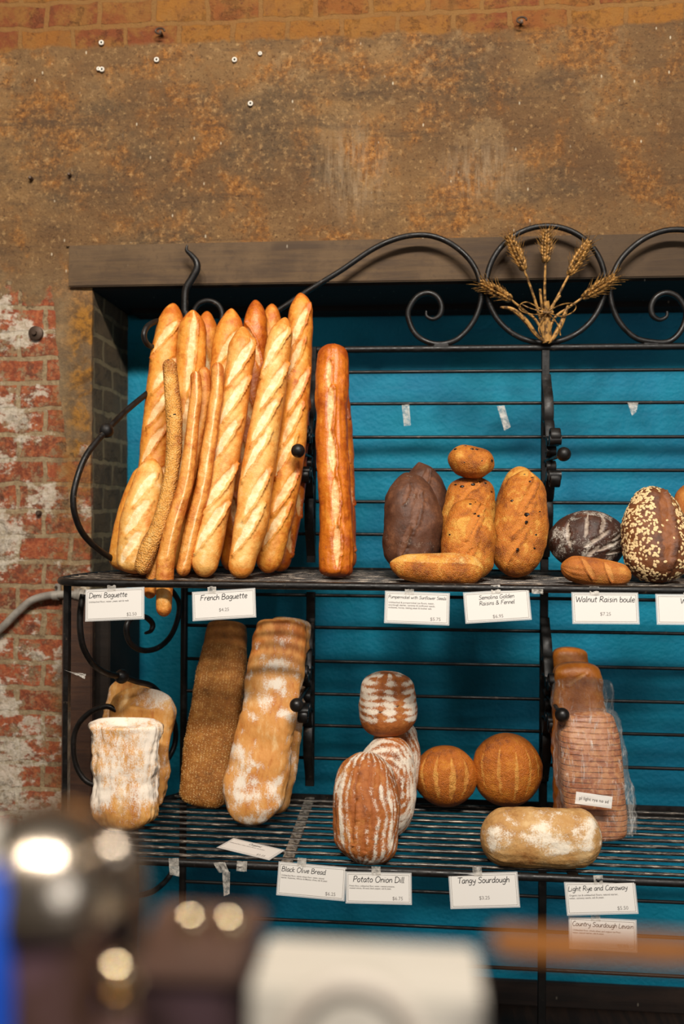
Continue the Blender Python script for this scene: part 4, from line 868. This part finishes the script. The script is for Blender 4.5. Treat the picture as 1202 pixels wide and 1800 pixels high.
card((991.4, 1550), (1117, 1546.7), (1121, 1606), (996, 1610), YC, 'Light Rye and Caraway', ['Organic rye & unbleached flours, natural starter,', 'water, caraway seeds, salt & yeast.'], '$5.50', 'price card reading Light Rye and Caraway, $5.50', .0090, tx=.002)
card((1000.5, 1610.6), (1120, 1617), (1119, 1675), (998.4, 1668), YC, 'Country Sourdough Levain', ['Unbleached flour, whole wheat and organic rye flour,', 'water, natural starter, salt & yeast.'], '$5.00', 'price card reading Country Sourdough Levain, $5.00, lowest one')
zt_ = ZLo+.003+.0043+.002
card(0, 0, 0, 0, 0, 'Organic', ['Unbleached flour, water, natural starter, salt & yeast'], '$5.25', 'price card lying flat on the lower shelf bars', .0075, pts3=[atz(410.7, 1473, zt_), atz(502.7, 1495, zt_), atz(472, 1511.5, zt_), atz(380, 1490, zt_)], tape=False)
# label on the bagged loaf
A, B, C, D = at(1013, 1391, 1.985), at(1077, 1400, 1.985), at(1074, 1423, 1.983), at(1010, 1412, 1.983)
O = (A+B+C+D)/4; U = (B-A).normalized(); Vv = (A-D); Vv = (Vv-U*Vv.dot(U)).normalized(); N = U.cross(Vv); M = Matrix((U, Vv, N)).transposed().to_4x4(); M.translation = O
a = MB(); W = (B-A).length; H = (A-D).length; sheet(a, M, -W/2, W/2, -H/2, H/2, 0, 8, .0016, 2); lb = a.build('label', PAPER, bl)
a = MB(); typed(a, 'pl light rye no sd', M @ Matrix.Translation((0, 0, .0014)), 0, -.002, .0098, 'CENTER'); a.build('lettering', GREY, lb, smooth=False)

# loose bits of tape
def tapebit(corners, Y, lab, seed):
    P = [at(x, y, Y) for x, y in corners]; a = MB(); n = 8; vs = []
    for j in range(n+1):
        for i in range(n+1):
            p = P[0].lerp(P[1], i/n).lerp(P[3].lerp(P[2], i/n), j/n); p.y -= .0035+.003*noise.noise(Vector((i*.6, j*.6, seed))); vs.append(p)
    a.add(vs, [[j*(n+1)+i, j*(n+1)+i+1, (j+1)*(n+1)+i+1, (j+1)*(n+1)+i] for j in range(n) for i in range(n)])
    tag(a.build('tape_strip', TAPE.m), lab, 'tape', 'leftover tape on the rack')
tapebit([(706, 712), (719, 711), (722, 748), (710, 749)], BACK-.006, 'clear tape strip hanging from the third back rail, left one', 1)
tapebit([(873, 714), (886, 713), (897, 751), (886, 757)], BACK-.006, 'clear tape strip hanging from the third back rail near the post', 2)
tapebit([(1102, 708), (1121, 708), (1118, 724), (1110, 731)], BACK-.006, 'small torn tape on the third back rail, right of the post', 3)
tapebit([(297, 1508), (315, 1507), (316, 1540), (299, 1536)], FRONT-.012, 'crumpled clear tape on the lower front rail, leftmost', 4)
tapebit([(375, 1515), (396, 1514), (403, 1532), (385, 1533)], FRONT-.012, 'clear tape wrapped on the lower front rail, with a piece hanging under it', 5)
tapebit([(391, 1532), (405, 1531), (404, 1570), (394, 1574)], FRONT-.012, 'narrow tape strip dangling below the lower front rail', 6)
tapebit([(417, 1512), (435, 1513), (434, 1531), (416, 1530)], FRONT-.012, 'flat clear tape patch on the lower front rail, left of the cards', 7)
tapebit([(114, 1177), (122, 1180), (152, 1184), (150, 1193)], 1.933, 'clear tape end stuck to the left front leg', 8)
tapebit([(934, 1035), (954, 1035), (954, 1044), (934, 1043)], FRONT-.012, 'worn tape patch on the upper front rail beside the golden raisin card', 9)

# ================================================================== FOREGROUND (out of focus, on the counter by the camera)
CT = 1.17
cw = wood_mat('dark counter wood', '#3a2518', '#28190f', '#4a3020')
a = MB(); a.box(-.75, .75, .2, .52, CT-.03, CT, .004); ct = empty('service_counter', (0, .36, 0)); a.build('counter_top', cw, ct)
a = MB(); a.box(-.73, .73, .24, .48, 0, CT-.03, .003); a.build('counter_body', cw, ct)
tag(ct, 'dark wooden service counter just below the picture, carrying the blurred things', 'counter')
YF = .36; k = YF/F
CHR = NT('polished steel', .24, 1.0); CHR.col('#b5a898')
c = at(85, 1538, YF); e = empty('steel_urn', (c.x, c.y, CT))
r0 = .0345
a = MB(); a.tube([c+Vector((0, 0, z)) for z in (-.012, -.004)], [r0*1.02, r0*1.02], 40)
pr = [(r0*math.cos(t), r0*math.sin(t)) for t in [i*PI/2/14 for i in range(15)]]
a.tube([c+Vector((0, 0, z-.004)) for _, z in pr], [max(.0004, r) for r, _ in pr], 40); a.build('dome_lid', CHR.m, e)
a = MB(); PUR = NT('plum brown lacquer', .3, .3); PUR.col(PUR.mix(PUR.ramp(PUR.noise(25), .4, .6), '#6a5058', '#503a30'))
a.tube([Vector((c.x, c.y, z)) for z in (CT, CT+.01, c.z-.04, c.z-.012)], [.030, .028, .028, .031], 36); a.build('body', PUR.m, e)
a = MB(); a.tube([Vector((c.x-.012, c.y-.029, c.z-.03)), Vector((c.x-.012, c.y-.035, c.z-.10))], .003, 10); a.build('handle', CHR.m, e)
tag(e, 'blurred steel urn with a shiny domed lid, bottom left foreground', 'urn')
c = at(-32, 1640, .33)
BLU = NT('blue plastic', .35); BLU.col(BLU.mix(BLU.ramp(BLU.noise(20), .4, .6), '#1556c8', '#0f47ae'))
e = empty('blue_bottle', (c.x, c.y, CT)); a = MB()
a.tube([Vector((c.x, c.y, z)) for z in (CT, CT+.004, c.z-.01, c.z+.018, c.z+.03)], [.0115, .0125, .0125, .0118, .006], 30); a.build('body', BLU.m, e)
a = MB(); a.tube([Vector((c.x, c.y, z)) for z in (c.z+.03, c.z+.044)], .0065, 20); a.build('cap', PW, e)
tag(e, 'blurred blue bottle at the left edge of the foreground', 'bottle')
# dark caddy between urn and white box
A = at(235, 1700, .37); B = at(425, 1700, .37)
e = empty('dark_box', ((A.x+B.x)/2, .37, CT)); a = MB(); a.box(A.x, B.x, .36, .42, CT, A.z, .004)
DK = NT('dark plum wood', .4); DK.col(DK.mix(DK.ramp(DK.noise(30), .4, .6), '#3c2c30', '#2b1e1c')); a.build('body', DK.m, e)
a = MB(); a.box(A.x-.002, B.x+.002, .357, .423, A.z, A.z+.006, .002); a.build('lid', wood_mat('reddish lid', '#4a342a', '#382620', '#5a4032'), e)
tag(e, 'blurred dark box with a reddish lid behind the urn, left of the white machine', 'box')
BR = NT('polished brass', .1, 1.0); BR.col('#d8c3a0')
for px, py, Yk, lab in ((335, 1648, .39, 'added shiny ball knob giving a blurred glint on the reddish lid, left one'), (402, 1648, .39, 'added shiny ball knob giving a blurred glint on the reddish lid, right one')):
    c = at(px, py, Yk); c.y = .39; c.z = A.z+.006+.0065; a = MB(); a.ball(c, .0065, 24); a.tube([c-Vector((0, 0, .007)), c-Vector((0, 0, .004))], .004, 12)
    a.build('knob', BR.m, e)  # added knobs, invented to catch the lamps as blurred highlights
# added jar and spout, invented so their shiny balls give blurred highlights
c = at(205, 1705, .345); e = empty('glint_jar', (c.x, c.y, CT)); a = MB()
a.tube([Vector((c.x, c.y, z)) for z in (CT, CT+.003, c.z-.016, c.z-.011)], [.009, .0098, .0098, .008], 24); a.build('body', PUR.m, e)
a = MB(); a.ball(c, .0075, 24); a.tube([c-Vector((0, 0, .012)), c-Vector((0, 0, .006))], .009, 20); a.build('lid', BR.m, e); tag(e, 'added small dark jar whose brass knob lid gives a blurred glint beside the urn', 'jar')
c = at(200, 1500, .345); e = empty('glint_spout', (c.x, c.y, CT)); a = MB()
a.tube([Vector((c.x, c.y+.03, CT)), Vector((c.x, c.y+.03, c.z-.02)), Vector((c.x, c.y+.02, c.z-.004)), c], [.004, .004, .004, .004], 12); a.build('neck', CHR.m, e)
a = MB(); a.ball(c, .0095, 24); a.build('tip', CHR.m, e); tag(e, 'added steel spout whose round tip gives a blurred glint right of the domed lid', 'spout')
# white machine with round ring
A = at(438, 1800, YF); B = at(850, 1800, YF); A.z = at(600, 1650, YF+.045).z
WH = NT('white enamel', .35); WH.col(WH.mix(WH.ramp(WH.noise(8), .4, .6), '#b5afa5', '#aaa499'))
e = empty('white_machine', ((A.x+B.x)/2, YF, CT)); a = MB(); a.box(A.x, B.x, YF, YF+.045, CT, A.z, .002); a.build('body', WH.m, e)
a = MB(); cc = at(622, 1838, YF); GRY = plain('grey rubber', '#a59c91', .6)
a.tube([Vector((cc.x+.027*math.cos(t), YF-.001, cc.z+.027*math.sin(t))) for t in [2*PI*i/48 for i in range(49)]], .0045, 12, ref=(0, 1, 0), caps=False); a.build('ring', GRY, e)
a = MB(); a.tube([Vector((cc.x, YF+.001, cc.z)), Vector((cc.x, YF-.004, cc.z))], .020, 32); a.build('dial', WH.m, e)
tag(e, 'blurred white machine with a grey ring on its front, bottom centre foreground', 'machine')
# wooden guard rail
OW = wood_mat('orange varnished wood', '#8f5a26', '#5f3a1a', '#a5682a', .5, (12, 30, 30))
YR = .335; z = Z_(1662, YR, 1000); e = empty('guard_rail', (.1, YR, CT)); a = MB(); a.box(X_(868, YR), .45, YR-.005, YR+.005, z-.0042, z+.0042, .002); a.build('rail', OW, e)
for x in (.42,):
    a = MB(); a.box(x-.006, x+.006, YR-.004, YR+.004, CT, z-.004, .001); a.build('upright', cw, e)
tag(e, 'blurred orange wooden rail running across the foreground to the right', 'rail')
